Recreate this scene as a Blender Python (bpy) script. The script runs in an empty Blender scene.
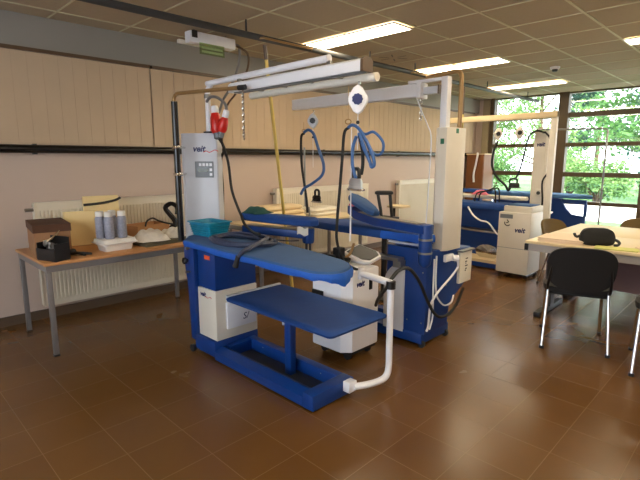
import bpy, bmesh, math, random
from mathutils import Vector, Matrix
random.seed(7)
SC = bpy.context.scene
COL = SC.collection
PI = math.pi

# ---------------------------------------------------------------- materials
def lin(c):
    return tuple(((v/255)/12.92 if v/255 <= .04045 else ((v/255+.055)/1.055)**2.4) for v in c)

def mat(name, rgb, rough=.5, metal=0., var=.08, scale=12., bump=0., bscale=60., coat=0., spec=.5):
    m = bpy.data.materials.new(name); m.use_nodes = True
    nt = m.node_tree; b = nt.nodes['Principled BSDF']
    c = lin(rgb)
    b.inputs['Roughness'].default_value = rough
    b.inputs['Metallic'].default_value = metal
    b.inputs['Specular IOR Level'].default_value = spec
    if coat:
        b.inputs['Coat Weight'].default_value = coat; b.inputs['Coat Roughness'].default_value = .1
    tc = nt.nodes.new('ShaderNodeTexCoord')
    n = nt.nodes.new('ShaderNodeTexNoise'); n.inputs['Scale'].default_value = scale; n.inputs['Detail'].default_value = 4
    nt.links.new(tc.outputs['Object'], n.inputs['Vector'])
    r = nt.nodes.new('ShaderNodeMixRGB')
    r.inputs[1].default_value = tuple(v*(1-var) for v in c)+(1,)
    r.inputs[2].default_value = tuple(min(1, v*(1+var)) for v in c)+(1,)
    nt.links.new(n.outputs['Fac'], r.inputs[0]); nt.links.new(r.outputs[0], b.inputs['Base Color'])
    if bump:
        n2 = nt.nodes.new('ShaderNodeTexNoise'); n2.inputs['Scale'].default_value = bscale; n2.inputs['Detail'].default_value = 3
        nt.links.new(tc.outputs['Object'], n2.inputs['Vector'])
        bp = nt.nodes.new('ShaderNodeBump'); bp.inputs['Strength'].default_value = bump; bp.inputs['Distance'].default_value = .01
        nt.links.new(n2.outputs['Fac'], bp.inputs['Height']); nt.links.new(bp.outputs[0], b.inputs['Normal'])
    return m

def emit(name, rgb, s):
    m = bpy.data.materials.new(name); m.use_nodes = True
    nt = m.node_tree; b = nt.nodes['Principled BSDF']
    b.inputs['Base Color'].default_value = lin(rgb)+(1,)
    b.inputs['Emission Color'].default_value = lin(rgb)+(1,)
    b.inputs['Emission Strength'].default_value = s
    return m

def tile_floor():
    m = mat('floor_tile', (112, 76, 46), .3)
    nt = m.node_tree; b = nt.nodes['Principled BSDF']
    tc = nt.nodes.new('ShaderNodeTexCoord'); mp = nt.nodes.new('ShaderNodeMapping')
    mp.inputs['Location'].default_value = (3.065, -.53, 0)
    br = nt.nodes.new('ShaderNodeTexBrick'); br.offset = 0; br.squash = 1
    br.inputs['Scale'].default_value = 1; br.inputs['Brick Width'].default_value = .2985; br.inputs['Row Height'].default_value = .2985
    br.inputs['Mortar Size'].default_value = .0022; br.inputs['Mortar Smooth'].default_value = .3
    br.inputs['Color1'].default_value = lin((105, 72, 36))+(1,); br.inputs['Color2'].default_value = lin((100, 68, 34))+(1,)
    br.inputs['Mortar'].default_value = lin((124, 93, 60))+(1,)
    nt.links.new(tc.outputs['Object'], mp.inputs[0]); nt.links.new(mp.outputs[0], br.inputs['Vector'])
    n = nt.nodes.new('ShaderNodeTexNoise'); n.inputs['Scale'].default_value = 3; n.inputs['Detail'].default_value = 3
    nt.links.new(tc.outputs['Object'], n.inputs['Vector'])
    sc = nt.nodes.new('ShaderNodeMapRange'); sc.inputs['To Min'].default_value = .88; sc.inputs['To Max'].default_value = 1.12
    nt.links.new(n.outputs['Fac'], sc.inputs[0])
    mx = nt.nodes.new('ShaderNodeVectorMath'); mx.operation = 'SCALE'
    nt.links.new(br.outputs['Color'], mx.inputs[0]); nt.links.new(sc.outputs[0], mx.inputs['Scale'])
    nt.links.new(mx.outputs[0], b.inputs['Base Color'])
    bp = nt.nodes.new('ShaderNodeBump'); bp.invert = True; bp.inputs['Strength'].default_value = .35; bp.inputs['Distance'].default_value = .003
    nt.links.new(br.outputs['Fac'], bp.inputs['Height']); nt.links.new(bp.outputs[0], b.inputs['Normal'])
    mr = nt.nodes.new('ShaderNodeMapRange'); mr.inputs['To Min'].default_value = .2; mr.inputs['To Max'].default_value = .3
    nt.links.new(n.outputs['Fac'], mr.inputs[0]); nt.links.new(mr.outputs[0], b.inputs['Roughness'])
    return m

def glass_mat(name, tint=(1, 1, 1), gl=.07):
    m = bpy.data.materials.new(name); m.use_nodes = True
    nt = m.node_tree; nt.nodes.remove(nt.nodes['Principled BSDF'])
    out = nt.nodes['Material Output']
    t = nt.nodes.new('ShaderNodeBsdfTransparent'); t.inputs[0].default_value = tint+(1,)
    g = nt.nodes.new('ShaderNodeBsdfGlossy'); g.inputs['Roughness'].default_value = .02
    mx = nt.nodes.new('ShaderNodeMixShader'); mx.inputs[0].default_value = gl
    nt.links.new(t.outputs[0], mx.inputs[1]); nt.links.new(g.outputs[0], mx.inputs[2]); nt.links.new(mx.outputs[0], out.inputs[0])
    return m

def leaf_mat(name, a, b_):
    m = bpy.data.materials.new(name); m.use_nodes = True
    nt = m.node_tree; b = nt.nodes['Principled BSDF']; b.inputs['Roughness'].default_value = .6
    tc = nt.nodes.new('ShaderNodeTexCoord'); n = nt.nodes.new('ShaderNodeTexNoise'); n.inputs['Scale'].default_value = 3.5; n.inputs['Detail'].default_value = 8
    nt.links.new(tc.outputs['Object'], n.inputs['Vector'])
    cr = nt.nodes.new('ShaderNodeValToRGB'); cr.color_ramp.elements[0].position = .35; cr.color_ramp.elements[1].position = .65
    cr.color_ramp.elements[0].color = lin(a)+(1,); cr.color_ramp.elements[1].color = lin(b_)+(1,)
    nt.links.new(n.outputs['Fac'], cr.inputs[0]); nt.links.new(cr.outputs[0], b.inputs['Base Color'])
    tr = nt.nodes.new('ShaderNodeBsdfTranslucent'); nt.links.new(cr.outputs[0], tr.inputs[0])
    mx = nt.nodes.new('ShaderNodeMixShader'); mx.inputs[0].default_value = .35
    nt.links.new(b.outputs[0], mx.inputs[1]); nt.links.new(tr.outputs[0], mx.inputs[2]); nt.links.new(mx.outputs[0], nt.nodes['Material Output'].inputs[0])
    return m

K = dict(
    wall=mat('wall_paint', (198, 178, 164), .75, bump=.05, bscale=200, var=.03, scale=2),
    wall_grey=mat('bulkhead_paint', (150, 145, 138), .8, var=.03, scale=2),
    ceil=mat('ceiling_tile', (178, 162, 138), .9, bump=.08, bscale=250, var=.06, scale=40),
    grid=mat('ceiling_grid_paint', (205, 198, 165), .5),
    floor=tile_floor(),
    skirting=mat('skirting_tile', (92, 76, 62), .4),
    frame=mat('window_frame', (88, 72, 48), .45),
    frame2=mat('window_frame_light', (165, 150, 120), .5),
    glass=glass_mat('window_glass'),
    blind=mat('blind_fabric', (198, 174, 146), .85, var=.05, scale=4, bump=.05, bscale=300),
    brown=mat('brown_metal', (92, 70, 50), .4),
    black=mat('black_plastic', (22, 22, 24), .45),
    blackmetal=mat('black_lacquer', (20, 20, 22), .25),
    rubber=mat('black_rubber', (24, 24, 26), .7),
    darkgrey=mat('dark_grey', (60, 60, 62), .5),
    radiator=mat('radiator_enamel', (226, 216, 196), .35, var=.02),
    steel=mat('grey_steel', (138, 136, 138), .4, .5, var=.04),
    chrome=mat('chrome', (215, 215, 215), .15, 1., var=.03),
    satin=mat('satin_metal', (205, 205, 208), .32, .7),
    alu=mat('brushed_metal', (150, 148, 144), .35, .8),
    beech=mat('beech_laminate', (196, 140, 88), .4, var=.1, scale=6),
    beechedge=mat('beech_edge', (150, 100, 60), .5),
    cream=mat('cream_enamel', (222, 215, 202), .4, var=.03),
    white=mat('white_enamel', (232, 232, 238), .35, var=.02),
    greyw=mat('light_grey_enamel', (200, 202, 210), .4, var=.03),
    midgrey=mat('panel_grey', (120, 126, 132), .5),
    lcd=mat('display_dark', (62, 66, 50), .2),
    blue=mat('blue_lacquer', (10, 56, 128), .4, var=.06),
    dblue=mat('dark_blue_cloth', (14, 62, 130), .75, var=.15, scale=9, bump=.15, bscale=25),
    bblue=mat('bright_blue_cloth', (18, 86, 184), .65, var=.15, scale=14, bump=.4, bscale=22),
    slate=mat('slate_blue_cloth', (52, 86, 134), .85, var=.12, scale=8, bump=.2, bscale=30),
    blue4=mat('pale_blue_cloth', (80, 126, 184), .8, var=.1),
    logo=mat('logo_blue', (20, 30, 90), .5),
    red=mat('red_plastic', (205, 34, 24), .35),
    orange=mat('orange_sticker', (240, 86, 30), .6),
    brass=mat('brass_pipe', (158, 126, 84), .35, .5),
    yellow=mat('yellow_paint', (226, 198, 104), .4),
    hose=mat('blue_hose', (52, 92, 150), .5, var=.1),
    hosegrey=mat('grey_blue_cable', (50, 58, 84), .5),
    basket=mat('teal_plastic', (22, 128, 160), .35),
    tan=mat('tan_cloth', (222, 200, 160), .8),
    card=mat('cardboard', (160, 118, 84), .85, var=.1),
    carddark=mat('dark_brown_cardboard', (84, 54, 36), .85),
    carton=mat('orange_carton', (180, 130, 86), .8),
    file=mat('cream_folder', (240, 214, 156), .7, var=.03),
    foam=mat('white_foam', (232, 228, 222), .7),
    label=mat('printed_label', (150, 152, 168), .5, var=.35, scale=60),
    paper=mat('white_paper', (232, 226, 212), .8),
    pinkpaper=mat('peach_paper', (234, 212, 186), .8),
    yelpaper=mat('yellow_green_paper', (204, 204, 120), .8),
    rag=mat('white_rag', (214, 206, 194), .9, var=.15, scale=20, bump=.4),
    mat_=mat('olive_mat', (92, 84, 62), .85),
    green=mat('dark_green_cloth', (16, 66, 62), .9, bump=.3),
    pink=mat('pink_cloth', (222, 120, 140), .8),
    greens=mat('green_sticker', (40, 110, 80), .5),
    exitgreen=glass_mat('green_acrylic', (.72, .86, .62), .1),
    exitlines=mat('exit_sign_print', (150, 176, 120), .5),
    chairdark=mat('black_fabric', (26, 25, 26), .85, bump=.2, bscale=200),
    chairolive=mat('olive_brown_fabric', (104, 84, 46), .85, bump=.2, bscale=200),
    tabletop=mat('pale_table_laminate', (226, 204, 164), .35, var=.06, scale=5),
    tableedge=mat('grey_apron', (168, 162, 160), .5),
    purple=mat('modesty_panel', (120, 98, 104), .6),
    cupboard=mat('orange_wood', (130, 80, 38), .5, var=.15, scale=4),
    lamp=emit('tube_diffuser', (255, 234, 196), 12.),
    grass=mat('lawn_grass', (74, 112, 56), .9, var=.35, scale=6, bump=.8, bscale=50),
    path=mat('pale_paving', (235, 230, 220), .8, var=.05),
    bark=mat('tree_bark', (88, 70, 50), .9, bump=.6, bscale=20),
    leaf1=leaf_mat('broad_leaf', (40, 84, 38), (92, 138, 70)),
    leaf2=leaf_mat('conifer_leaf', (26, 62, 54), (70, 112, 96)),
    leaf3=leaf_mat('bush_leaf', (70, 116, 56), (132, 166, 96)),
)

# ---------------------------------------------------------------- mesh builder
def wloc(o):
    v = Vector((0, 0, 0))
    while o is not None:
        v += o.location; o = o.parent
    return v

class MB:
    def __init__(s): s.bm = bmesh.new()
    def _fin(s, vs, M=None):
        if M is not None: bmesh.ops.transform(s.bm, matrix=M, verts=vs)
    def box(s, x0, x1, y0, y1, z0, z1, M=None, bevel=0.):
        r = bmesh.ops.create_cube(s.bm, size=1)
        vs = r['verts']
        for v in vs:
            v.co = Vector(((x0+x1)/2+v.co.x*(x1-x0), (y0+y1)/2+v.co.y*(y1-y0), (z0+z1)/2+v.co.z*(z1-z0)))
        if bevel:
            es = list({e for v in vs for e in v.link_edges})
            rr = bmesh.ops.bevel(s.bm, geom=es, offset=bevel, segments=2, affect='EDGES', profile=.5)
            vs = list({v for f in rr['faces'] for v in f.verts} | {v for v in vs if v.is_valid})
        s._fin(vs, M); return s
    def prism(s, pts, z0, z1, M=None, bevel=0.):
        n = len(pts)
        a = [s.bm.verts.new((p[0], p[1], z0)) for p in pts]; b = [s.bm.verts.new((p[0], p[1], z1)) for p in pts]
        fs = [s.bm.faces.new(a[::-1]), s.bm.faces.new(b)]
        for i in range(n): fs.append(s.bm.faces.new((a[i], a[(i+1) % n], b[(i+1) % n], b[i])))
        vs = a+b
        if bevel:
            es = list(fs[0].edges)+list(fs[1].edges)
            rr = bmesh.ops.bevel(s.bm, geom=es, offset=bevel, segments=2, affect='EDGES', profile=.5)
            vs = list({v for f in rr['faces'] for v in f.verts} | {v for v in vs if v.is_valid})
        s._fin(vs, M); return s
    def layers(s, pts, rings, M=None):
        # rings: (inset, z) from bottom to top, inset shrinks the outline about its centre
        cx = sum(p[0] for p in pts)/len(pts); cy = sum(p[1] for p in pts)/len(pts)
        xs = [p[0] for p in pts]; ys = [p[1] for p in pts]
        hx = (max(xs)-min(xs))/2; hy = (max(ys)-min(ys))/2
        R = []
        for k, (ins, z) in enumerate(rings):
            fx = 1-ins/hx; fy = 1-ins/hy
            R.append([s.bm.verts.new((cx+(p[0]-cx)*fx, cy+(p[1]-cy)*fy, z)) for p in pts])
        n = len(pts)
        for a, b in zip(R, R[1:]):
            for i in range(n): s.bm.faces.new((a[i], a[(i+1) % n], b[(i+1) % n], b[i]))
        s.bm.faces.new(R[0][::-1]); s.bm.faces.new(R[-1])
        s._fin([v for r in R for v in r], M); return s
    def tube(s, pts, r, n=8, smooth=0, cap=True):
        P = [Vector(p) for p in pts]
        if smooth: P = spline(P, smooth)
        rs = r if isinstance(r, (list, tuple)) else [r]*len(P)
        if len(rs) != len(P): rs = [rs[0]+(rs[-1]-rs[0])*i/(len(P)-1) for i in range(len(P))]
        up = None; R = []
        for i, p in enumerate(P):
            t = (P[min(i+1, len(P)-1)]-P[max(i-1, 0)])
            if t.length < 1e-9: t = Vector((0, 0, 1))
            t.normalize()
            if up is None:
                up = t.orthogonal().normalized()
            else:
                up = (up-t*up.dot(t))
                up = up.normalized() if up.length > 1e-6 else t.orthogonal().normalized()
            w = t.cross(up)
            R.append([s.bm.verts.new(p+(up*math.cos(2*PI*k/n)+w*math.sin(2*PI*k/n))*rs[i]) for k in range(n)])
        for a, b in zip(R, R[1:]):
            for k in range(n): s.bm.faces.new((a[k], a[(k+1) % n], b[(k+1) % n], b[k]))
        if cap: s.bm.faces.new(R[0][::-1]); s.bm.faces.new(R[-1])
        return s
    def cyl(s, p, q, r, n=16): return s.tube([p, q], r, n)
    def lathe(s, prof, c=(0, 0, 0), n=20, M=None):
        R = []
        for (r, z) in prof:
            R.append([s.bm.verts.new((c[0]+r*math.cos(2*PI*k/n), c[1]+r*math.sin(2*PI*k/n), c[2]+z)) for k in range(n)])
        for a, b in zip(R, R[1:]):
            for k in range(n): s.bm.faces.new((a[k], a[(k+1) % n], b[(k+1) % n], b[k]))
        s.bm.faces.new(R[0][::-1]); s.bm.faces.new(R[-1])
        s._fin([v for r in R for v in r], M); return s
    def ball(s, c, r, sc=(1, 1, 1), n=12, M=None):
        rr = bmesh.ops.create_uvsphere(s.bm, u_segments=n, v_segments=max(6, n//2), radius=r)
        for v in rr['verts']: v.co = Vector((c[0]+v.co.x*sc[0], c[1]+v.co.y*sc[1], c[2]+v.co.z*sc[2]))
        s._fin(rr['verts'], M); return s
    def sheet(s, f, g, nu, nv, M=None):
        # closed solid between surfaces f(u,v) and g(u,v), u,v in 0..1
        A = [[s.bm.verts.new(f(i/nu, j/nv)) for j in range(nv+1)] for i in range(nu+1)]
        B = [[s.bm.verts.new(g(i/nu, j/nv)) for j in range(nv+1)] for i in range(nu+1)]
        for i in range(nu):
            for j in range(nv):
                s.bm.faces.new((A[i][j], A[i+1][j], A[i+1][j+1], A[i][j+1]))
                s.bm.faces.new((B[i][j+1], B[i+1][j+1], B[i+1][j], B[i][j]))
        for i in range(nu):
            s.bm.faces.new((A[i+1][0], A[i][0], B[i][0], B[i+1][0])); s.bm.faces.new((A[i][nv], A[i+1][nv], B[i+1][nv], B[i][nv]))
        for j in range(nv):
            s.bm.faces.new((A[0][j], A[0][j+1], B[0][j+1], B[0][j])); s.bm.faces.new((A[nu][j+1], A[nu][j], B[nu][j], B[nu][j+1]))
        s._fin([v for r in A+B for v in r], M); return s
    def build(s, name, m, parent=None, smooth=True, label=None):
        bmesh.ops.recalc_face_normals(s.bm, faces=s.bm.faces)
        if parent is not None:
            w = wloc(parent)
            for v in s.bm.verts: v.co -= w
        me = bpy.data.meshes.new(name)
        s.bm.to_mesh(me); s.bm.free()
        me.materials.append(m)
        if smooth:
            me.polygons.foreach_set('use_smooth', [True]*len(me.polygons))
            me.set_sharp_from_angle(angle=math.radians(38))
        o = bpy.data.objects.new(name, me); COL.objects.link(o)
        o.parent = parent
        if label: o['label'] = label
        return o

def spline(P, k):
    out = []
    n = len(P)
    for i in range(n-1):
        p0 = P[max(i-1, 0)]; p1 = P[i]; p2 = P[i+1]; p3 = P[min(i+2, n-1)]
        for j in range(k):
            t = j/k
            out.append(.5*((2*p1)+(p2-p0)*t+(2*p0-5*p1+4*p2-p3)*t*t+(3*p1-p0-3*p2+p3)*t**3))
    out.append(P[-1]); return out

def thing(name, label, cat, loc=(0, 0, 0), group=None):
    o = bpy.data.objects.new(name, None); o.empty_display_size = .1; COL.objects.link(o)
    o.location = loc; o['label'] = label; o['category'] = cat
    if group: o['group'] = group
    return o
def tag(o, label, cat, group=None):
    o['label'] = label; o['category'] = cat
    if group: o['group'] = group
    return o
def struct(o): o['kind'] = 'structure'; return o
def copy_thing(o, loc, rotz=None, label=None, parent=None):
    c = o.copy(); COL.objects.link(c); c.parent = parent
    if parent is None:
        c.location = loc
        if rotz is not None: c.rotation_euler.z = rotz
        if label: c['label'] = label
    for ch in list(o.children): copy_thing(ch, None, parent=c)
    return c
def frame(c, n, up=(0, 0, 1)):
    # matrix whose local x runs along the face, local y along up, local z out along n
    n = Vector(n).normalized(); u = Vector(up); x = u.cross(n).normalized(); y = n.cross(x)
    return Matrix((( x.x, y.x, n.x, c[0]), (x.y, y.y, n.y, c[1]), (x.z, y.z, n.z, c[2]), (0, 0, 0, 1)))
def text(name, body, size, c, n, m, parent, shear=0., up=(0, 0, 1), bold=.0):
    cu = bpy.data.curves.new(name, 'FONT'); cu.body = body; cu.size = size; cu.shear = shear
    cu.extrude = .0006; cu.offset = bold; cu.align_x = 'CENTER'; cu.align_y = 'CENTER'; cu.resolution_u = 3
    t = bpy.data.objects.new(name, cu); COL.objects.link(t)
    dg = bpy.context.evaluated_depsgraph_get()
    me = bpy.data.meshes.new_from_object(t.evaluated_get(dg)); bpy.data.objects.remove(t)
    me.transform(Matrix.Translation(-wloc(parent)) @ frame(c, n, up))
    me.materials.clear(); me.materials.append(m)
    o = bpy.data.objects.new(name, me); COL.objects.link(o); o.parent = parent
    return o
def rrect(x0, x1, y0, y1, r, n=5):
    P = []
    for cx, cy, a in ((x1-r, y1-r, 0), (x0+r, y1-r, 90), (x0+r, y0+r, 180), (x1-r, y0+r, 270)):
        for k in range(n+1):
            t = math.radians(a+90*k/n); P.append((cx+r*math.cos(t), cy+r*math.sin(t)))
    return P
def logo_mark(parent, c, n, h, swoosh=True):
    text('logo', 'veit', h, c, n, K['logo'], parent, .25, bold=h*.03)
    if swoosh:
        F = frame(c, n)
        pts = [F @ Vector((h*(.55+.35*i), h*(-.38+.12*math.sin(i*2.1)+.04*i), .0012)) for i in range(6)]
        MB().tube(pts, h*.045, 6, smooth=3).build('logo_script', K['red'], parent, label='red script mark beside the blue letters')

# ================================================================ SETTING
CE = 2.64; WX = -4.715; WY = 9.4
struct(MB().box(-4.9, 3.6, -2.6, 9.6, -.12, 0).build('floor', K['floor']))
struct(MB().box(-4.9, 3.6, -2.6, 9.6, CE, CE+.1).build('ceiling', K['ceil']))
g = MB()
for k in range(-9, 8):
    x = -1.345-.613*k
    if WX+.1 < x < 3.5: g.box(x-.011, x+.011, -2.5, WY, CE-.006, CE+.001)
for k in range(-12, 8):
    y = 5.07+.613*k
    if -2.5 < y < WY: g.box(WX+.06, 3.5, y-.008, y+.008, CE-.005, CE+.001)
struct(g.build('trim_1', K['grid']))
struct(MB().box(-4.9, WX, -2.6, 9.6, 0, CE).build('wall_left', K['wall']))
struct(MB().box(WX, WX+.045, -2.5, WY, 2.375, CE).build('trim_2', K['wall_grey']))
struct(MB().box(3.5, 3.6, -2.6, 9.6, 0, CE).build('wall_right', K['wall']))
b = MB(); b.box(WX, -3.4, -2.6, -2.5, 0, CE); b.box(1.6, 3.5, -2.6, -2.5, 0, CE); b.box(-3.4, 1.6, -2.6, -2.5, 0, .8); b.box(-3.4, 1.6, -2.6, -2.5, 2.4, CE)
struct(b.build('wall_front', K['wall']))
e = bpy.data.objects.new('window_5', None); COL.objects.link(e); e.location = (-.9, -2.55, .9); struct(e)  # unseen window, added to let in daylight from behind the camera
f = MB()
for x in (-3.4, -1.75, -.1, 1.54): f.box(x, x+.06, -2.58, -2.52, .8, 2.4)
f.box(-3.34, 1.54, -2.58, -2.52, .8, .85); f.box(-3.34, 1.54, -2.58, -2.52, 2.35, 2.4)
f.build('window_frame', K['frame'], e, smooth=False)
for x in (-3.34, -1.69, -.04): MB().box(x, x+1.58, -2.555, -2.549, .85, 2.35).build('pane', K['glass'], e, smooth=False)
b = MB(); b.box(WX, -4.41, WY, 9.6, 0, CE); b.box(1.11, 3.5, WY, 9.6, 0, CE); b.box(-4.41, 1.11, WY, 9.6, 0, .12)
struct(b.build('wall_back', K['wall']))
struct(MB().box(WX, WX+.014, -2.5, WY, 0, .085).build('baseboard_left', K['skirting']))

for wi, (x0, x1) in enumerate(((-4.41, -3.03), (-3.03, -1.65), (-1.65, -.27), (-.27, 1.11))):
    e = bpy.data.objects.new('window_%d' % (wi+1), None); COL.objects.link(e); e.location = ((x0+x1)/2, WY, .12); struct(e)
    f = MB(); w = .085
    f.box(x0, x0+w, WY-.05, WY+.09, .12, CE); f.box(x1-w, x1, WY-.05, WY+.09, .12, CE)
    f.box(x0+w, x1-w, WY-.03, WY+.07, CE-.03, CE); f.box(x0+w, x1-w, WY-.03, WY+.07, .12, .17)
    f.build('window_frame', K['frame'], e, smooth=False)
    zs = [(.17, .625), (.69, 1.13), (1.21, 1.67), (1.74, 2.19), (2.275, CE-.03)]
    for (a, c), (d, _) in zip(zs, zs[1:]):
        MB().box(x0+w, x1-w, WY-.03, WY+.07, c, d).build('glazing_bar', K['frame'], e, smooth=False)
    for a, c in zs:
        MB().box(x0+w, x1-w, WY+.015, WY+.021, a, c).build('pane', K['glass'], e, smooth=False)
# boxed pier at the left end of the windows
struct(MB().box(-4.56, -4.42, WY-.06, WY, 0, CE).build('trim_3', K['frame2'], smooth=False))

# ---- outside
struct(MB().box(-60, 40, 9.6, 13.2, -.3, -.1).build('lawn', K['grass']))
struct(MB().box(-60, 40, 13.2, 17.5, -.3, -.09).build('paved_path', K['path']))
struct(MB().box(-60, 40, 17.5, 60, -.3, -.1).build('lawn_beyond', K['grass']))

def leaves(name, m, parent, clumps, n, size, droop=0.):
    V = []; F = []
    w = wloc(parent)
    for _ in range(n):
        c, r, sc = random.choice(clumps)
        d = Vector((random.gauss(0, 1), random.gauss(0, 1), random.gauss(0, 1))).normalized()
        rr = r*(random.random()**.45)
        p = Vector((c[0]+d.x*rr*sc[0], c[1]+d.y*rr*sc[1], c[2]+d.z*rr*sc[2]))-w
        a = Vector((random.gauss(0, 1), random.gauss(0, 1), random.gauss(0, .6)-droop)).normalized()
        b = a.cross(Vector((random.gauss(0, 1), random.gauss(0, 1), random.gauss(0, 1)))).normalized()
        s = size*random.uniform(.6, 1.4); i = len(V)
        V += [p-a*s, p+b*s*.45, p+a*s, p-b*s*.45]; F.append((i, i+1, i+2, i+3))
    me = bpy.data.meshes.new(name); me.from_pydata([tuple(v) for v in V], [], F); me.update(); me.materials.append(m)
    o = bpy.data.objects.new(name, me); COL.objects.link(o); o.parent = parent
    return o
def tree(name, label, x, y, h, r, m, n, size, trunk=.16, low=.3, grp='trees beyond the windows'):
    t = thing(name, label, 'tree', (x, y, -.1), grp)
    tr = MB().tube([(x, y, -.15), (x+.05, y, h*.4), (x-.05, y+.05, h*.85)], [trunk, trunk*.3], 8, smooth=3)
    cl = []
    for k in range(26):
        f = random.random(); a = random.random()*2*PI
        rad = r*(1-.55*f)*random.uniform(.3, .95); z = h*(low+(1-low)*f)
        c = (x+rad*math.cos(a), y+rad*math.sin(a)*.8, z)
        cl.append((c, r*random.uniform(.28, .42), (1, 1, .7)))
        if k % 3 == 0: tr.tube([(x, y, z*.7), ((x+c[0])/2, (y+c[1])/2, z*.9), c], [trunk*.3, trunk*.08], 5)
    tr.build('trunk', K['bark'], t)
    leaves('crown', m, t, cl, n, size)
    return t
def bush(label, x, y, h, r, m, n, size):
    t = thing('bush', label, 'bush', (x, y, -.1), 'bushes along the path')
    st = MB()
    cl = []
    for k in range(12):
        a = random.random()*2*PI; rad = r*random.uniform(.1, .8); z = h*random.uniform(.25, .8)
        c = (x+rad*math.cos(a), y+rad*.7*math.sin(a), z-.1); cl.append((c, r*.45, (1, .8, .8)))
        st.tube([(x, y, -.12), ((x+c[0])/2, (y+c[1])/2, z*.6), c], [.03, .01], 5)
    st.build('stems', K['bark'], t); leaves('foliage', m, t, cl, n, size)

tree('broadleaf_tree', 'broad green tree with hanging branches outside the right-hand panes', -2.45, 15.6, 6.4, 2.2, K['leaf1'], 8000, .08, trunk=.1, low=.3)
tree('broadleaf_tree', 'light green tree seen through the left-hand window above the far balancers', -8.6, 23.5, 7.0, 2.6, K['leaf3'], 4200, .1, low=.2)
tree('conifer', 'dark blue-green conifer seen behind the window mullion', -8.8, 34.0, 11.5, 2.6, K['leaf2'], 8000, .13, low=.05)
tree('conifer', 'dark conifer behind the broad tree outside the right-hand window', -4.4, 27.5, 9.0, 2.6, K['leaf2'], 9500, .11, low=.05)
tree('broadleaf_tree', 'pale green tree outside at far left of the windows', -13.5, 27.0, 8.5, 3.0, K['leaf3'], 6000, .12, low=.15)
tree('broadleaf_tree', 'green tree outside beyond the right edge of the windows', -.2, 21.5, 7.0, 2.4, K['leaf1'], 8000, .1, low=.15)
bush('pale leafy bush beyond the paving behind the window mullion', -6.3, 20.9, 2.1, 1.35, K['leaf3'], 5000, .06)
bush('bright green bush beyond the paving outside the right-hand window', -4.6, 18.3, 1.7, 1.25, K['leaf3'], 5000, .06)
bush('green bush beyond the paving at the left of the left-hand window', -8.6, 18.7, 1.8, 1.4, K['leaf1'], 5000, .06)
bush('leafy bush beyond the paving at the right edge of the view', -2.3, 20.8, 2.1, 1.35, K['leaf1'], 5000, .06)

# ================================================================ LEFT WALL FITTINGS
for label, y0, y1 in (('vertical slat blind nearest the camera on the left wall', -1.3, 2.29), ('vertical slat blind in the middle of the left wall behind the ironing stations', 2.31, 5.8), ('vertical slat blind at the window end of the left wall', 5.82, 9.2)):
    t = thing('vertical_blind', label, 'blind', (WX+.03, (y0+y1)/2, 1.57))
    MB().box(WX+.003, WX+.06, y0, y1, 2.345, 2.374).build('head_rail', K['brown'], t)
    s = MB(); nsl = round((y1-y0)/.12); pit = (y1-y0)/nsl; y = y0+pit/2
    while y < y1:
        a = math.radians(1.7+random.uniform(-.5, .5)); M = Matrix.Translation((WX+.032, y, 0)) @ Matrix.Rotation(a, 4, 'Z') @ Matrix.Rotation(random.uniform(-.003, .003), 4, 'X')
        s.box(-.001, .001, -.0635, .0635, 1.575, 2.345, M); y += pit
    s.build('slats', K['blind'], t, smooth=False)
t = thing('wall_pipe', 'long black pipe running along the left wall under the blinds', 'pipe', (WX+.05, 4, 1.535))
MB().cyl((WX+.05, -1.6, 1.535), (WX+.05, 9.3, 1.535), .036).build('pipe', K['blackmetal'], t)
for y in (-.6, 1.2, 3.0, 4.8, 6.6, 8.4):
    MB().box(WX, WX+.05, y-.015, y+.015, 1.49, 1.58).build('bracket', K['darkgrey'], t)

def radiator(label, y0, y1, z0, z1):
    t = thing('radiator', label, 'radiator', (WX+.06, (y0+y1)/2, z0), 'radiators along the left wall')
    p = MB()
    for xx in (.035, .085): p.box(WX+xx, WX+xx+.008, y0, y1, z0, z1, bevel=.003)
    n = int((y1-y0-.06)/.0333)
    for k in range(n):
        y = y0+.03+.0333*(k+.5)
        p.prism([(WX+.092, y-.011), (WX+.103, y-.007), (WX+.103, y+.007), (WX+.092, y+.011)], z0+.06, z1-.06)
    p.build('panel', K['radiator'], t, smooth=False)
    gr = MB().box(WX+.03, WX+.1, y0-.002, y1+.002, z1, z1+.012); gr.build('top_grille', K['radiator'], t)
    MB().box(WX+.03, WX+.1, y0-.008, y0, z0+.01, z1).build('side_cover', K['radiator'], t)
    MB().cyl((WX+.06, y0-.07, z1-.05), (WX+.06, y0-.005, z1-.05), .016).build('valve', K['alu'], t)
    for y in (y0+.2, y1-.2): MB().box(WX+.001, WX+.034, y-.02, y+.02, z0+.1, z1-.1).build('wall_bracket', K['radiator'], t)
radiator('long white radiator behind the near trestle table', 1.14, 3.0, .13, 1.06)
radiator('white radiator on the left wall behind the middle ironing boards', 3.88, 5.75, .13, 1.06)
radiator('cream radiator on the left wall beside the far ironing column', 6.58, 8.5, .13, 1.08)

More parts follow.
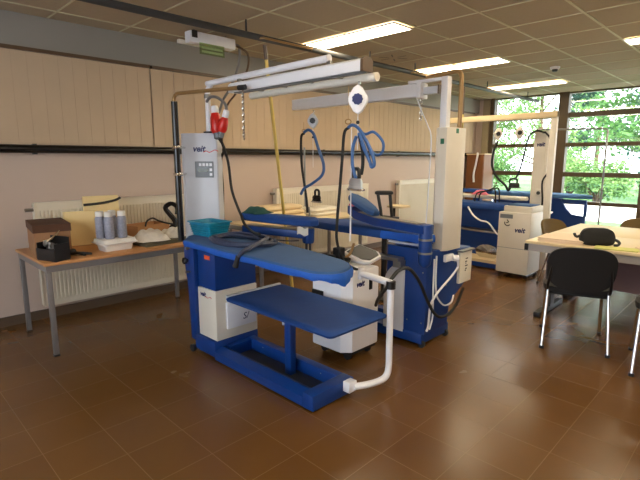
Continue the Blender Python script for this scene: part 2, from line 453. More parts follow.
# ---- trestle tables on the left wall
def tube_table(label, x0, x1, y0, y1, z, top='beech'):
    t = thing('work_table', label, 'table', ((x0+x1)/2, (y0+y1)/2, 0))
    MB().box(x0, x1, y0, y1, z-.022, z, bevel=.004).build('tabletop', K[top], t)
    f = MB(); a = .03
    f.box(x0+a, x1-.012, y0+.012, y0+.042, z-.07, z-.023); f.box(x0+a, x1-.012, y1-.042, y1-.012, z-.07, z-.023)
    f.box(x1-.042, x1-.012, y0+.042, y1-.042, z-.07, z-.023); f.box(x0+a, x0+a+.03, y0+.042, y1-.042, z-.07, z-.023)
    f.build('frame', K['steel'], t)
    for lx in (x0+a, x1-.047):
        for ly in (y0+.012, y1-.047):
            l = MB().box(lx, lx+.035, ly, ly+.035, .012, z-.07, bevel=.004).build('leg', K['steel'], t)
            MB().box(lx-.002, lx+.037, ly-.002, ly+.037, 0, .012).build('foot_cap', K['black'], l)
    return t
TZ = .71
tube_table('beech work table with grey steel legs against the left wall', -4.49, -3.69, .93, 2.37, TZ)
tube_table('second work table against the left wall, mostly hidden behind the ironing stations', -4.49, -3.85, 3.0, 4.7, .74, 'tabletop')

# things on the near table
t = thing('cardboard_box', 'brown cardboard box with dark lid at the left end of the work table', 'box', (-4.2, 1.1, TZ))
Mx = Matrix.Translation((-4.15, 1.1, TZ)) @ Matrix.Rotation(math.radians(-8), 4, 'Z')
b = MB(); b.box(-.22, .22, -.12, .12, 0, .006, Mx)
for s in (-1, 1):
    b.box(-.22, .22, s*.12-.003, s*.12+.003, .006, .24, Mx); b.box(s*.217-.003, s*.217+.003, -.117, .117, .006, .24, Mx)
b.build('carton', K['card'], t, smooth=False)
b = MB(); b.box(-.225, .225, -.125, .125, .24, .248, Mx)
for s in (-1, 1): b.box(-.226, .226, s*.126-.003, s*.126+.003, .19, .248, Mx); b.box(s*.2235-.003, s*.2235+.003, -.124, .124, .19, .248, Mx)
b.build('lid', K['carddark'], t, smooth=False)

t = thing('parts_bin', 'small black open bin of metal parts on the front corner of the work table', 'bin', (-3.81, 1.03, TZ))
Mx = Matrix.Translation((-3.81, 1.03, TZ)) @ Matrix.Rotation(math.radians(20), 4, 'Z')
b = MB(); b.box(-.1, .1, -.06, .06, 0, .006, Mx)
for s in (-1, 1): b.box(-.1, .1, s*.06-.003, s*.06+.003, .006, .09 if s < 0 else .17, Mx); b.box(s*.097-.003, s*.097+.003, -.057, .057, .006, .13, Mx)
b.build('bin_shell', K['black'], t, smooth=False)
b = MB()
for k in range(14): b.ball((random.uniform(-.07, .07), random.uniform(-.04, .04), .03+random.random()*.1), random.uniform(.015, .028), (1, .6, 1), 8, Mx)
b.build('metal_parts', K['alu'], t)
b = MB().sheet(lambda u, v: Vector((-.08+.06*u, -.02+.1*v, .14+.07*u*v)), lambda u, v: Vector((-.08+.06*u, -.02+.1*v, .137+.07*u*v)), 3, 3, Mx); b.build('paper_slip', K['tan'], t)

t = thing('hand_tool', 'dark metal clamp lying beside the black parts bin', 'tool', (-3.84, 1.2, TZ))
b = MB(); b.tube([(-3.93, 1.15, TZ+.012), (-3.86, 1.2, TZ+.02), (-3.78, 1.24, TZ+.01)], .011, 6, smooth=3); b.build('handle', K['black'], t)
b = MB(); b.ball((-3.9, 1.19, TZ+.026), .028, (1.2, 1, .9), 10); b.tube([(-3.9, 1.17, TZ+.02), (-3.84, 1.25, TZ+.014), (-3.79, 1.29, TZ+.01)], .01, 6, smooth=2); b.build('jaw', K['darkgrey'], t)

def binder(label, c, ang, w, h, lean, d=.05, strap=False):
    t = thing('folder', label, 'folder', (c[0], c[1], TZ))
    Mx = Matrix.Translation((c[0], c[1], TZ)) @ Matrix.Rotation(ang, 4, 'Z') @ Matrix.Rotation(lean, 4, 'Y')
    MB().box(-d, 0, -w/2, w/2, .004, h, Mx, bevel=.004).build('cover', K['file'], t, smooth=False)
    if strap:
        MB().tube([Mx @ Vector((.012, -w*.5, h-.075)), Mx @ Vector((.012, 0, h-.065)), Mx @ Vector((.012, w*.38, h-.045)), Mx @ Vector((.02, w*.55, h-.02))], .011, 6, smooth=4).build('strap', K['black'], t, label='black strap end')
    return t
binder('tall cream folder with a black strap, behind the wider cream folder', (-4.40, 1.62, 0), -.15, .3, .41, -.02, .03, True)
binder('wide cream folder standing on the work table in front of the radiator', (-4.24, 1.47, 0), -.15, .42, .30, -.1)

def tray(label, z, s):
    Mx = Matrix.Translation((-3.90, 1.52, z)) @ Matrix.Rotation(math.radians(3), 4, 'Z')
    t = MB(); P = rrect(-.085*s, .085*s, -.12*s, .12*s, .02)
    t.layers(P, [(.01, 0), (0, .05), (-.018, .052), (-.018, .06), (.004, .06), (.012, .012)], Mx)
    return tag(t.build('tray', K['foam']), label, 'tray', 'white trays on the work table')
tray('white plastic tray, lowest of the stack under the spray cans', TZ, 1.0)
Mx = Matrix.Translation((-3.90, 1.52, TZ+.0605)) @ Matrix.Rotation(math.radians(3), 4, 'Z')
tag(MB().layers(rrect(-.115, .115, -.15, .15, .02), [(.0, 0), (0, .008), (.012, .012), (.018, .034), (.03, .036)], Mx).build('tray', K['foam']), 'white plastic tray turned upside down under the spray cans', 'tray', 'white trays on the work table')
def can(x, y, z, label):
    t = thing('spray_can', label, 'spray can', (x, y, z), 'spray cans on the white trays')
    MB().lathe([(.034, 0), (.037, .004), (.037, .165), (.028, .18)], (x, y, z)).build('can_body', K['label'], t)
    MB().lathe([(.029, .18), (.032, .183), (.032, .215), (.026, .222)], (x, y, z)).build('cap', K['foam'], t)
cz = TZ+.0975
can(-3.95, 1.43, cz, 'white-capped spray can at the left of the group on the trays')
can(-3.87, 1.47, cz, 'white-capped spray can at the front of the group on the trays')
can(-3.955, 1.53, cz, 'white-capped spray can at the back of the group on the trays')
can(-3.87, 1.575, cz, 'white-capped spray can at the right of the group on the trays')

t = thing('carton', 'low orange-brown carton behind the rags on the work table', 'box', (-4.32, 1.98, TZ))
Mx = Matrix.Translation((-4.3, 1.98, TZ)) @ Matrix.Rotation(math.radians(10), 4, 'Z')
b = MB(); b.box(-.12, .12, -.17, .17, 0, .005, Mx)
for s in (-1, 1): b.box(-.12, .12, s*.17-.003, s*.17+.003, .005, .13, Mx); b.box(s*.117-.003, s*.117+.003, -.167, .167, .005, .13, Mx)
b.build('carton_sides', K['carton'], t, smooth=False)
M2 = Mx @ Matrix.Translation((.12, 0, .13)) @ Matrix.Rotation(math.radians(-25), 4, 'Y')
MB().box(-.09, 0, -.165, .165, 0, .004, M2).build('flap', K['carton'], t, smooth=False)

Mx = Matrix.Translation((-3.99, 1.96, TZ)) @ Matrix.Rotation(math.radians(6), 4, 'Z')
b = MB()
for k, (w, d) in enumerate(((.19, .25), (.18, .24), (.17, .23))):
    b.box(-w, w, -d, d, .013*k, .013*k+.011, Mx, bevel=.004)
tag(b.build('folded_mat', K['mat_']), 'folded olive mat under the white rags on the work table', 'mat')
def lump(name, m, label, cat, c, sx, sy, h, seed, flat=.2):
    rnd = random.Random(seed); ph = [rnd.random()*6 for _ in range(6)]
    def top(u, v):
        a = (u-.5)*2; q = (v-.5)*2
        e = max(0, 1-abs(a)**2.5)*max(0, 1-abs(q)**2.5)
        wob = .25+.4*abs(math.sin(5*u+ph[0]+2*v))*abs(math.cos(4*v+ph[1]-u))+.35*abs(math.sin(9*u+ph[2]+5*v))
        return Vector((c[0]+a*sx*(1+.12*math.sin(6*v+ph[3])), c[1]+q*sy*(1+.12*math.sin(7*u+ph[4])), c[2]+.004+h*e*(flat+(1-flat)*wob)))
    def bot(u, v):
        p = top(u, v); p.z = c[2]+.0005; return p
    return tag(MB().sheet(top, bot, 16, 16).build(name, m), label, cat)
lump('rag', K['rag'], 'crumpled white rag on the folded olive mat beside the spray cans', 'rag', (-3.94, 1.84, TZ+.0385), .15, .14, .12, 3, .05)
lump('rag', K['rag'], 'grey-white rag at the right end of the folded olive mat', 'rag', (-4.0, 2.09, TZ+.0385), .14, .11, .09, 5, .05)
t = thing('iron_stand', 'black cast stand with a hooked arm at the right end of the work table', 'stand', (-4.27, 2.25, TZ))
MB().box(-4.34, -4.2, 2.18, 2.31, 0+TZ, TZ+.02, bevel=.006).build('foot', K['blackmetal'], t)
MB().tube([(-4.27, 2.25, TZ+.02), (-4.27, 2.27, TZ+.12), (-4.28, 2.22, TZ+.2), (-4.27, 2.17, TZ+.27), (-4.25, 2.22, TZ+.31), (-4.25, 2.28, TZ+.27), (-4.26, 2.28, TZ+.2)], [.03, .018], 8, smooth=4).build('hooked_arm', K['blackmetal'], t)
MB().ball((-4.26, 2.24, TZ+.06), .045, (1, 1.2, 1), 12).build('hub', K['blackmetal'], t)
tag(MB().tube([(-4.05, 2.2, TZ+.12), (-4.13, 2.12, TZ+.135), (-4.2, 2.06, TZ+.16), (-4.2, 2.0, TZ+.19), (-4.17, 1.93, TZ+.17), (-4.14, 1.9, TZ+.13)], .008, 6, smooth=5).build('thin_cable', K['rubber']), 'thin black cord looped in front of the orange carton', 'cord')

# things on the hidden table
Z2 = .74
b = MB()
for k in range(3): b.layers(rrect(-4.47+.01*k, -4.12-.01*k, 3.3, 3.95-.02*k, .05), [(.02, Z2+.055*k), (0, Z2+.055*k+.02), (0, Z2+.055*k+.035), (.02, Z2+.055*k+.054)])
tag(b.build('folded_cloth', K['tan']), 'stack of folded cream cloths behind the near sleeve board', 'cloth')
b = MB()
for k in range(2): b.layers(rrect(-4.4+.01*k, -4.1, 4.05, 4.55-.02*k, .05), [(.02, Z2+.05*k), (0, Z2+.05*k+.02), (0, Z2+.05*k+.03), (.02, Z2+.05*k+.049)])
tag(b.build('folded_cloth', K['paper']), 'folded white cloth right of the yellow pole on the hidden table', 'cloth')

# ================================================================ CEILING FITTINGS
def ceiling_light(label, x0, y0, w=1.22, d=.29):
    t = thing('ceiling_light', label, 'ceiling light', (x0+w/2, y0+d/2, CE-.02), 'ceiling lights')
    f = MB(); e = .012
    f.box(x0, x0+w, y0, y0+e, CE-.02, CE-.0065); f.box(x0, x0+w, y0+d-e, y0+d, CE-.02, CE-.0065)
    f.box(x0, x0+e, y0+e, y0+d-e, CE-.02, CE-.0065); f.box(x0+w-e, x0+w, y0+e, y0+d-e, CE-.02, CE-.0065)
    f.build('frame', K['white'], t, smooth=False)
    MB().box(x0+e, x0+w-e, y0+e, y0+d-e, CE-.016, CE-.0065).build('diffuser', K['lamp'], t, smooth=False)
ceiling_light('lit ceiling light nearest the camera, above the near ironing gantry', -3.82, 3.55)
ceiling_light('lit ceiling light second from the camera, above the far gantry arm', -3.79, 5.64)
ceiling_light('lit ceiling light farthest off, close to the windows', -3.83, 7.86)
ceiling_light('lit ceiling light at the top right edge of the photo', -1.33, 5.66)
ceiling_light('lit ceiling light close to the windows on the right-hand row', -1.33, 7.86)
ceiling_light('added lit ceiling light above the meeting tables, outside the photo', -1.33, 3.55)  # unseen fixture, added for its illumination
for lx, ly, ll in ((-1.33, 1.45, 'added lit ceiling light overhead in front of the camera, outside the photo'), (1.12, 3.55, 'added lit ceiling light on the right-hand side of the room, outside the photo'), (1.12, .6, 'added lit ceiling light to the right of the camera, outside the photo')):  # unseen lights added to raise the brightness of the room
    ceiling_light(ll, lx, ly)

t = thing('smoke_detector', 'small round smoke detector on the ceiling near the windows', 'detector', (-2.31, 6.68, CE-.06))
MB().lathe([(.05, 0), (.06, .015), (.06, .03), (.045, .035)], (-2.31, 6.68, CE-.042)).build('base', K['white'], t)
MB().lathe([(.028, 0), (.034, .012), (.034, .028)], (-2.31, 6.68, CE-.07)).build('sensor_head', K['darkgrey'], t)
t = thing('ceiling_vent', 'square perforated air vent in the ceiling between the lights', 'vent', (-3.47, 4.75, CE-.01))
MB().box(-3.76, -3.2, 4.5, 5.0, CE-.012, CE-.0065).build('plate', K['ceil'], t)
b = MB()
for i in range(6):
    a = 2*PI*i/6
    M = Matrix.Translation((-3.48+.12*math.cos(a), 4.75+.12*math.sin(a), CE-.0125)) @ Matrix.Rotation(a, 4, 'Z'); b.box(-.06, .06, -.007, .007, -.001, .001, M)
b.build('slots', K['darkgrey'], t, smooth=False)

t = thing('exit_light', 'white exit light with a green hanging panel under the ceiling at upper left', 'exit sign', (-4.05, 2.6, 2.5))
MB().box(-4.12, -4.02, 2.38, 2.88, 2.51, 2.61, bevel=.008).build('housing', K['white'], t)
MB().box(-4.16, -4.121, 2.32, 2.6, 2.505, 2.54, bevel=.004).build('side_tray', K['cream'], t)
p = MB().box(-4.018, -4.012, 2.47, 2.74, 2.415, 2.515).build('sign_panel', K['exitgreen'], t, smooth=False)
b = MB()
for z in (2.43, 2.465): b.box(-4.0115, -4.0105, 2.49, 2.72, z, z+.02)
b.build('sign_stripes', K['exitlines'], p, smooth=False)
MB().box(-4.018, -4.01, 2.395, 2.45, 2.55, 2.612).build('end_clip', K['black'], t)
for y in (2.45, 2.8): MB().cyl((-4.07, y, 2.6), (-4.07, y, CE-.007), .008).build('hanger_rod', K['alu'], t)
tag(MB().tube([(-4.06, 2.895, 2.57), (-4.06, 2.95, 2.55), (-4.1, 2.97, 2.4), (-4.3, 3.0, 2.2), (-4.5, 3.02, 2.06), (-4.6, 3.02, 1.85), (-4.635, 3.02, 1.6)], .014, 8, smooth=4).build('grey_conduit', K['steel']), 'grey cable dropping from the exit light to the left wall', 'cable')
tag(MB().tube([(-4.03, 2.895, 2.55), (-4.02, 3.02, 2.5), (-4.08, 3.06, 2.36), (-4.3, 3.08, 2.16), (-4.5, 3.09, 2.04), (-4.6, 3.09, 1.85), (-4.635, 3.09, 1.6)], .011, 8, smooth=4).build('brown_conduit', K['brown']), 'brown cable beside the grey cable below the exit light', 'cable')

t = thing('ceiling_duct', 'dark pipe hung below the ceiling running towards the windows', 'pipe', (-3.47, 5, 2.5))
MB().cyl((-3.47, -2.3, 2.51), (-3.47, 9.3, 2.51), .028).build('pipe', K['darkgrey'], t)
for y0, y1 in ((2.75, 3.35), (5.1, 5.75)):
    MB().tube([(-3.47, y0-.03, 2.50), (-3.42, y0, 2.5), (-3.42, y1, 2.5), (-3.47, y1+.03, 2.5)], .010).build('brass_branch', K['brass'], t, label='short brass branch pipe')
for y in (1.0, 2.6, 4.3, 5.2, 7.2, 8.8):
    MB().box(-3.476, -3.464, y-.006, y+.006, 2.535, CE-.0065).build('hanger', K['darkgrey'], t)
def drop_pipe(label, top, bot, zj):
    t = thing('yellow_pole', label, 'pole', bot)
    T = Vector(top); B = Vector(bot); J = B.lerp(T, zj)
    MB().tube([B, J], .016, 10).build('pole', K['yellow'], t)
    MB().tube([J, T], .018, 10).build('top_joint', K['brown'], t)
drop_pipe('yellow pole leaning from the floor to the ceiling pipe behind the near gantry', (-3.52, 2.84, 2.47), (-3.62, 3.25, 0), .95)
drop_pipe('yellow drop pipe behind the far gantry column', (-3.49, 6.5, 2.48), (-3.5, 6.56, 1.1), .72)

# ================================================================ IRONING STATION ONE (front)
def wheel(c, r, parent, axis=(0, 1, 0)):
    a = Vector(axis)*.012
    MB().cyl(Vector(c)-a, Vector(c)+a, r, 14).build('castor', K['rubber'], parent)

S1 = thing('ironing_station', 'front blue ironing station with low shelf, control column and overhead gantry', 'ironing station', (-2.6, 1.9, 0))
MB().box(-3.06, -2.79, 1.74, 2.13, .025, .142, bevel=.004).build('base', K['blue'], S1)
b = MB()
b.prism([(1.735, .015), (1.835, .015), (1.835, .085), (1.80, .1), (1.735, .075)], -2.79, -1.861, Matrix(((0, 0, 1, 0), (1, 0, 0, 0), (0, 1, 0, 0), (0, 0, 0, 1))))
b.box(-2.79, -1.86, 2.03, 2.09, .015, .105, bevel=.003); b.box(-1.86, -1.775, 1.735, 2.09, .013, .107, bevel=.003); b.box(-2.789, -2.74, 1.84, 2.03, .015, .1)
b.build('base_frame', K['blue'], S1)
MB().box(-2.74, -1.86, 1.836, 2.029, .012, .022).build('base_tray', K['darkgrey'], S1)
b = MB()
for x in (-2.6, -2.35, -2.0): b.ball((x, 2.029, .075), .006, n=8)
b.build('frame_bolts', K['chrome'], S1)
wheel((-3.07, 1.725, .028), .028, S1)
# side post
b = MB(); b.prism([(-3.115, .09), (-3.035, .09), (-3.035, .845), (-3.17, .845), (-3.17, .7), (-3.125, .5)], 1.74, 1.80, Matrix(((1, 0, 0, 0), (0, 0, 1, 0), (0, 1, 0, 0), (0, 0, 0, 1))), bevel=.004)
b.build('side_post', K['blue'], S1)
for x, z, r in ((-3.08, .80, .012), (-3.12, .70, .026), (-3.09, .62, .01)):
    MB().lathe([(r*.5, 0), (r*.5, .012), (r, .016), (r, .032), (r*.8, .036)], n=12, M=frame((x, 1.74, z), (0, -1, 0))).build('knob', K['blackmetal'] if r > .02 else K['alu'], S1)
C1 = MB().box(-3.03, -2.79, 1.76, 2.13, .142, .515, bevel=.008).build('cabinet', K['cream'], S1)
logo_mark(C1, (-2.955, 1.7585, .47), (0, -1, 0), .05)
MB().box(-2.7895, -2.765, 1.84, 2.1, .22, .42, bevel=.006).build('service_panel', K['white'], C1)
for y in (1.855, 2.06): MB().box(-2.7895, -2.772, y, y+.035, .42, .455, bevel=.006).build('panel_catch', K['white'], C1)
text('panel_mark', 'S/', .07, (-2.7645, 2.0, .29), (1, 0, 0), K['logo'], C1, .2)
UB = MB().box(-3.03, -2.80, 1.77, 2.13, .515, .80, bevel=.006).build('upper_housing', K['blue'], S1)
MB().box(-2.93, -2.86, 1.766, 1.77, .735, .765).build('orange_sticker', K['orange'], UB, smooth=False, label='orange warning sticker')
# main board
def taper(P, m): return P
BO = [(-3.12, 1.72), (-2.8, 1.70), (-2.3, 1.69), (-1.85, 1.685), (-1.72, 1.69), (-1.65, 1.73), (-1.625, 1.80), (-1.645, 1.89), (-1.69, 1.95), (-1.78, 2.01), (-2.0, 2.06), (-2.4, 2.13), (-2.8, 2.17), (-3.12, 2.18), (-3.19, 2.15), (-3.27, 2.07), (-3.29, 1.95), (-3.25, 1.83)]
bo = MB().layers(BO, [(.012, .815), (.0, .825), (-.004, .845), (.006, .862), (.03, .868)]).build('main_board', K['slate'], S1)
# draped skirt along the front edge and tip
def skirt(pts, z1, drop, seed, out=.006, th=.004):
    P = spline([Vector((p[0], p[1], 0)) for p in pts], 6); n = len(P)-1; rnd = random.Random(seed); ph = rnd.random()*6
    nor = []
    for i in range(n+1):
        t = (P[min(i+1, n)]-P[max(i-1, 0)]).normalized(); nor.append(Vector((t.y, -t.x, 0)))
    def f(u, v, o):
        i = min(n, int(round(u*n))); r = .004*math.sin(i*1.9+ph)*v
        d = drop(u) if callable(drop) else drop
        return P[i]+nor[i]*(o+r+.006*math.sin(v*3))+Vector((0, 0, z1-d*v))
    return MB().sheet(lambda u, v: f(u, v, out+th), lambda u, v: f(u, v, out), n, 6)
skirt([(-3.13, 1.73), (-2.8, 1.702), (-2.3, 1.69), (-1.85, 1.685), (-1.72, 1.69), (-1.65, 1.735), (-1.627, 1.80), (-1.648, 1.89), (-1.69, 1.95), (-1.78, 2.01)], .852,
      lambda u: .036+.004*math.sin(u*47)+.04*math.exp(-((u-.70)/.10)**2), 2).build('board_skirt', K['bblue'], S1, label='bright blue gathered cloth edge')
# lower shelf board on its post
LB = MB().layers(rrect(-2.67, -1.66, 1.76, 2.28, .03), [(.015, .47), (.0, .478), (-.004, .492), (.01, .502), (.03, .505)]).build('low_shelf', K['dblue'], S1)
MB().box(-2.69, -2.672, 1.78, 2.27, .476, .508).build('shelf_edge_strip', K['greyw'], LB)
MB().box(-2.255, -2.195, 1.94, 1.99, .023, .472, bevel=.004).build('shelf_post', K['blue'], S1)
MB().box(-2.272, -2.257, 1.935, 1.975, .36, .44, bevel=.003).build('post_clamp', K['white'], S1)
# white bent tube and its swing arm
MB().box(-1.774, -1.72, 1.99, 2.06, .05, .115, bevel=.004).build('tube_socket', K['white'], S1)
MB().tube([(-1.725, 2.035, .08), (-1.69, 2.12, .075), (-1.662, 2.21, .078), (-1.648, 2.26, .10), (-1.645, 2.28, .16), (-1.645, 2.28, .3), (-1.645, 2.28, .67)], .021, 14, smooth=6).build('support_tube', K['white'], S1)
MB().cyl((-1.645, 2.28, .665), (-1.645, 2.28, .712), .03).build('tube_joint', K['black'], S1)
MB().tube([(-1.645, 2.28, .70), (-1.88, 2.29, .715)], .022, 12).build('swing_arm', K['white'], S1)
MB().cyl((-1.89, 2.29, .68), (-1.89, 2.29, .76), .02).build('arm_knob', K['white'], S1)
# control column
cn = Vector((.64, -.77, 0)).normalized(); cc = Vector((-3.46, 2.105, 0))
def colmat(z): return frame(cc+Vector((0, 0, z)), (0, 0, 1), up=(-cn.x, -cn.y, 0))
CM = Matrix(((-cn.y, -cn.x, 0, cc.x), (cn.x, -cn.y, 0, cc.y), (0, 0, 1, 0), (0, 0, 0, 1)))   # local -y faces the room
MB().prism([(-.125, -.065), (.145, -.065), (.155, -.055), (.155, .065), (-.155, .065), (-.155, -.035)], .62, 1.655, CM, bevel=.005).build('control_column', K['greyw'], S1)
CP = S1.children[-1]
MB().box(-.035, .118, -.073, -.065, 1.3, 1.43, CM, bevel=.002).build('control_panel', K['midgrey'], CP, smooth=False)
PN = CP.children[0]
for k in range(4):
    MB().box(.0+.029*k, .02+.029*k, -.078, -.073, 1.392, 1.415, CM).build('panel_button', K['white'], PN, smooth=False)
for k in range(2):
    MB().box(.087, .107, -.078, -.073, 1.314+.038*k, 1.336+.038*k, CM).build('panel_button', K['white'], PN, smooth=False)
MB().box(-.01, .075, -.076, -.073, 1.345, 1.375, CM).build('display', K['lcd'], PN, smooth=False)
logo_mark(CP, cc+Vector((-cn.y, cn.x, 0))*-.0+cn*.0665+Vector((0, 0, 1.53)), cn, .07)
MB().box(-.1, .1, -.05, .05, .56, .619, CM).build('column_bracket', K['blue'], S1)
MB().box(-3.45, -3.0, 2.0, 2.1, .55, .615).build('column_arm', K['blue'], S1)
# black exhaust pole
MB().tube([(-3.42, 1.86, .80), (-3.42, 1.86, 1.885)], .025, 14).build('exhaust_pole', K['blackmetal'], S1)
EP = S1.children[-1]
MB().tube([(-3.42, 1.86, 1.86), (-3.42, 1.86, 1.90), (-3.405, 1.862, 1.927), (-3.375, 1.865, 1.937), (-3.3, 1.87, 1.939), (-2.76, 2.0, 1.935)], .014, 12, smooth=4).build('brass_bend', K['brass'], EP, label='brass pipe bending over to the right')
MB().cyl((-2.77, 1.998, 1.935), (-2.71, 2.012, 1.935), .018).build('end_plug', K['black'], EP)
for z in (1.33, 1.54):
    MB().box(-3.45, -3.385, 1.835, 1.885, z-.012, z+.012, bevel=.004).build('clamp', K['chrome'], EP)
    MB().cyl((-3.42, 1.86, z), (-3.51, 1.98, z), .009).build('clamp_rod', K['chrome'], EP)
# gantry
gp = Vector((-3.39, 2.14, 0))
MB().tube([gp+Vector((0, 0, 1.65)), gp+Vector((0, 0, 1.9)), gp+Vector((0, 0, 1.98)), gp+Vector((.02, .01, 2.02)), gp+Vector((.06, .0, 2.04)), gp+Vector((.12, -.005, 2.042)), (-2.0, 2.1, 2.036)], .022, 14, smooth=5).build('gantry_tube', K['white'], S1)
GT = S1.children[-1]
MB().lathe([(.045, 0), (.045, .012), (.025, .016)], gp+Vector((0, 0, 1.6555)), 16).build('tube_flange', K['black'], GT)
MB().cyl(gp+Vector((0, 0, 1.93)), gp+Vector((0, 0, 1.96)), .03).build('tube_collar', K['alu'], GT)
LBm = MB(); LBm.prism([(2.07, 1.93), (2.15, 1.93), (2.15, 1.985), (2.13, 2.0), (2.09, 2.0), (2.07, 1.985)], -3.0, -1.735, Matrix(((0, 0, 1, 0), (1, 0, 0, 0), (0, 1, 0, 0), (0, 0, 0, 1))))
LBm.build('light_beam', K['white'], S1)
MB().prism([(2.066, 1.926), (2.154, 1.926), (2.154, 1.987), (2.132, 2.004), (2.088, 2.004), (2.066, 1.987)], -1.735, -1.715, Matrix(((0, 0, 1, 0), (1, 0, 0, 0), (0, 1, 0, 0), (0, 0, 0, 1)))).build('beam_end_cap', K['brown'], S1)
MB().box(-2.95, -1.745, 2.085, 2.135, 1.924, 1.93).build('beam_underside', K['midgrey'], S1)
MB().tube([(-2.86, 2.175, 1.905), (-1.70, 2.175, 1.905)], .025, 12).build('glide_rail', K['cream'], S1)
for x in (-2.7, -2.45, -2.2, -1.95): MB().box(x-.008, x+.008, 2.12, 2.175, 1.918, 1.932).build('rail_hanger', K['alu'], S1)
for x in (-2.0, -2.9): MB().box(x-.015, x+.015, 2.09, 2.11, 2.0, 2.02).build('tube_clip', K['alu'], S1)
# swivelling sleeve arm
a0 = Vector((-3.14, 2.31, 0)); a1 = Vector((-2.53, 2.43, 0)); ad = (a1-a0).normalized(); al = (a1-a0).length
AM = Matrix(((ad.x, -ad.y, 0, a0.x), (ad.y, ad.x, 0, a0.y), (0, 0, 1, 0), (0, 0, 0, 1)))
MB().prism([(0, -.06), (al, -.045), (al+.03, -.02), (al+.03, .02), (al, .045), (0, .06)], .855, .915, AM, bevel=.006).build('sleeve_arm', K['blue'], S1)
SA = S1.children[-1]
MB().box(.02, al-.03, -.05, .05, .9155, .92, AM).build('arm_cover', K['alu'], SA, label='bare metal top plate')
MB().lathe([(.04, -.10), (.045, -.085), (.048, 0), (.048, .012)], a1+Vector((0, 0, .92)), 16).build('arm_pivot', K['blue'], SA)
for dx in (-.02, .02): MB().cyl(a1+Vector((dx, .0, .74)), a1+Vector((dx, 0, .825)), .01).build('pivot_pin', K['darkgrey'], SA)
MB().box(-.05, .02, -.05, .05, .5, .856, AM).build('arm_riser', K['blue'], SA)
SP = [(-.05, -.02), (.15, -.055), (.4, -.075), (al-.02, -.075), (al+.06, -.055), (al+.09, 0), (al+.06, .055), (al-.02, .075), (.4, .075), (.15, .055), (-.05, .02)]
MB().layers(SP, [(.02, .95), (0, .96), (-.004, .995), (.012, 1.012), (.03, 1.017)], AM).build('sleeve_board', K['dblue'], S1)
MB().cyl(a1+Vector((-.02, 0, .93)), a1+Vector((-.02, 0, .952)), .03).build('board_stem', K['alu'], S1)
tag(MB().sheet(lambda u, v: AM @ Vector((al-.05+.10*u, -.075-.004*math.sin(u*9), .945-.055*v+.008*math.sin(u*7))), lambda u, v: AM @ Vector((al-.05+.10*u, -.070-.004*math.sin(u*9), .945-.055*v+.008*math.sin(u*7))), 10, 4).build('white_cloth', K['rag']), 'small white cloth hanging under the end of the near sleeve board', 'cloth')
lump('green_cloth', K['green'], 'dark green folded cloth on the near end of the sleeve board', 'cloth', (-3.02, 2.33, 1.018), .10, .09, .06, 9, .5)

# things on the main board
BZ = .869
t = thing('basket', 'teal plastic basket standing on the front ironing board', 'basket', (-3.155, 1.965, BZ))
Mx = Matrix.Translation((-3.14, 1.955, BZ)) @ Matrix.Rotation(math.radians(3), 4, 'Z')
P = rrect(-.14, .14, -.105, .105, .025)
MB().layers(P, [(.024, 0), (0, .1), (-.01, .1), (-.01, .108), (.004, .108), (.026, .008)], Mx).build('basket_shell', K['basket'], t)
b = MB()
for z in (.02, .038, .056, .074):
    b.layers(rrect(-.141, .141, -.106, .106, .025), [(.022-z*.24, z), (.016-z*.24, z+.003), (.0205-z*.24, z+.006)], Mx)
b.build('ribs', K['basket'], t)
t = thing('cable_coil', 'coiled grey-blue steam hose lying on the front ironing board', 'hose', (-2.75, 1.93, BZ))
b = MB()
for k in range(5):
    rx = .30-.022*k+.012*(k % 2); ry = .19-.016*k; ox = -2.70+.014*(k % 3); oy = 1.945-.008*k
    pts = [(ox+rx*math.cos(2*PI*j/20+.4*k), oy+ry*math.sin(2*PI*j/20+.4*k), BZ+.012+.009*(k % 3)+.005*math.sin(j*1.1+k)) for j in range(21)]
    b.tube(pts, .0105, 7, smooth=2)
b.build('coil', K['hosegrey'], t)
for dx in (0, .022):
    MB().tube([(-2.66+dx, 2.08, BZ+.03), (-2.5+dx, 2.0, BZ+.05), (-2.44+dx, 1.9, BZ+.04), (-2.38+dx, 1.76, BZ+.022), (-2.36+dx*.6, 1.69, BZ+.012), (-2.365+dx*.3, 1.664, BZ-.02)], .0095, 7, smooth=4).build('hose_end', K['hosegrey'], t)
MB().tube([(-2.365, 1.664, BZ-.015), (-2.375, 1.658, BZ-.06), (-2.385, 1.657, BZ-.085)], [.014, .019], 8).build('hose_plug', K['rubber'], t)
MB().tube([(-2.52, 2.05, BZ+.03), (-2.42, 2.08, BZ+.025), (-2.34, 2.11, BZ+.03), (-2.30, 2.12, BZ+.035)], [.006, .004], 6, smooth=3).build('loose_end', K['darkgrey'], t)
tag(MB().tube([(-3.235, 2.125, 1.615), (-3.25, 2.17, 1.57), (-3.32, 2.235, 1.52), (-3.383, 2.24, 1.441), (-3.385, 2.25, 1.2), (-3.395, 2.25, 1.0), (-3.40, 2.27, .8)], .011, 8, smooth=5).build('power_cable', K['rubber']), 'black cable hanging straight down behind the control column', 'cable')
tag(MB().tube([(-3.195, 2.115, 1.61), (-3.20, 2.14, 1.56), (-3.25, 2.22, 1.42), (-3.27, 2.26, 1.2), (-3.219, 2.28, 1.05), (-3.16, 2.27, .99), (-3.1, 2.24, .96), (-2.95, 2.16, .935), (-2.75, 2.08, .915), (-2.6, 2.02, .925)], .011, 8, smooth=5).build('power_cable', K['rubber']), 'black cable slanting from the control column down to the hose coil', 'cable')

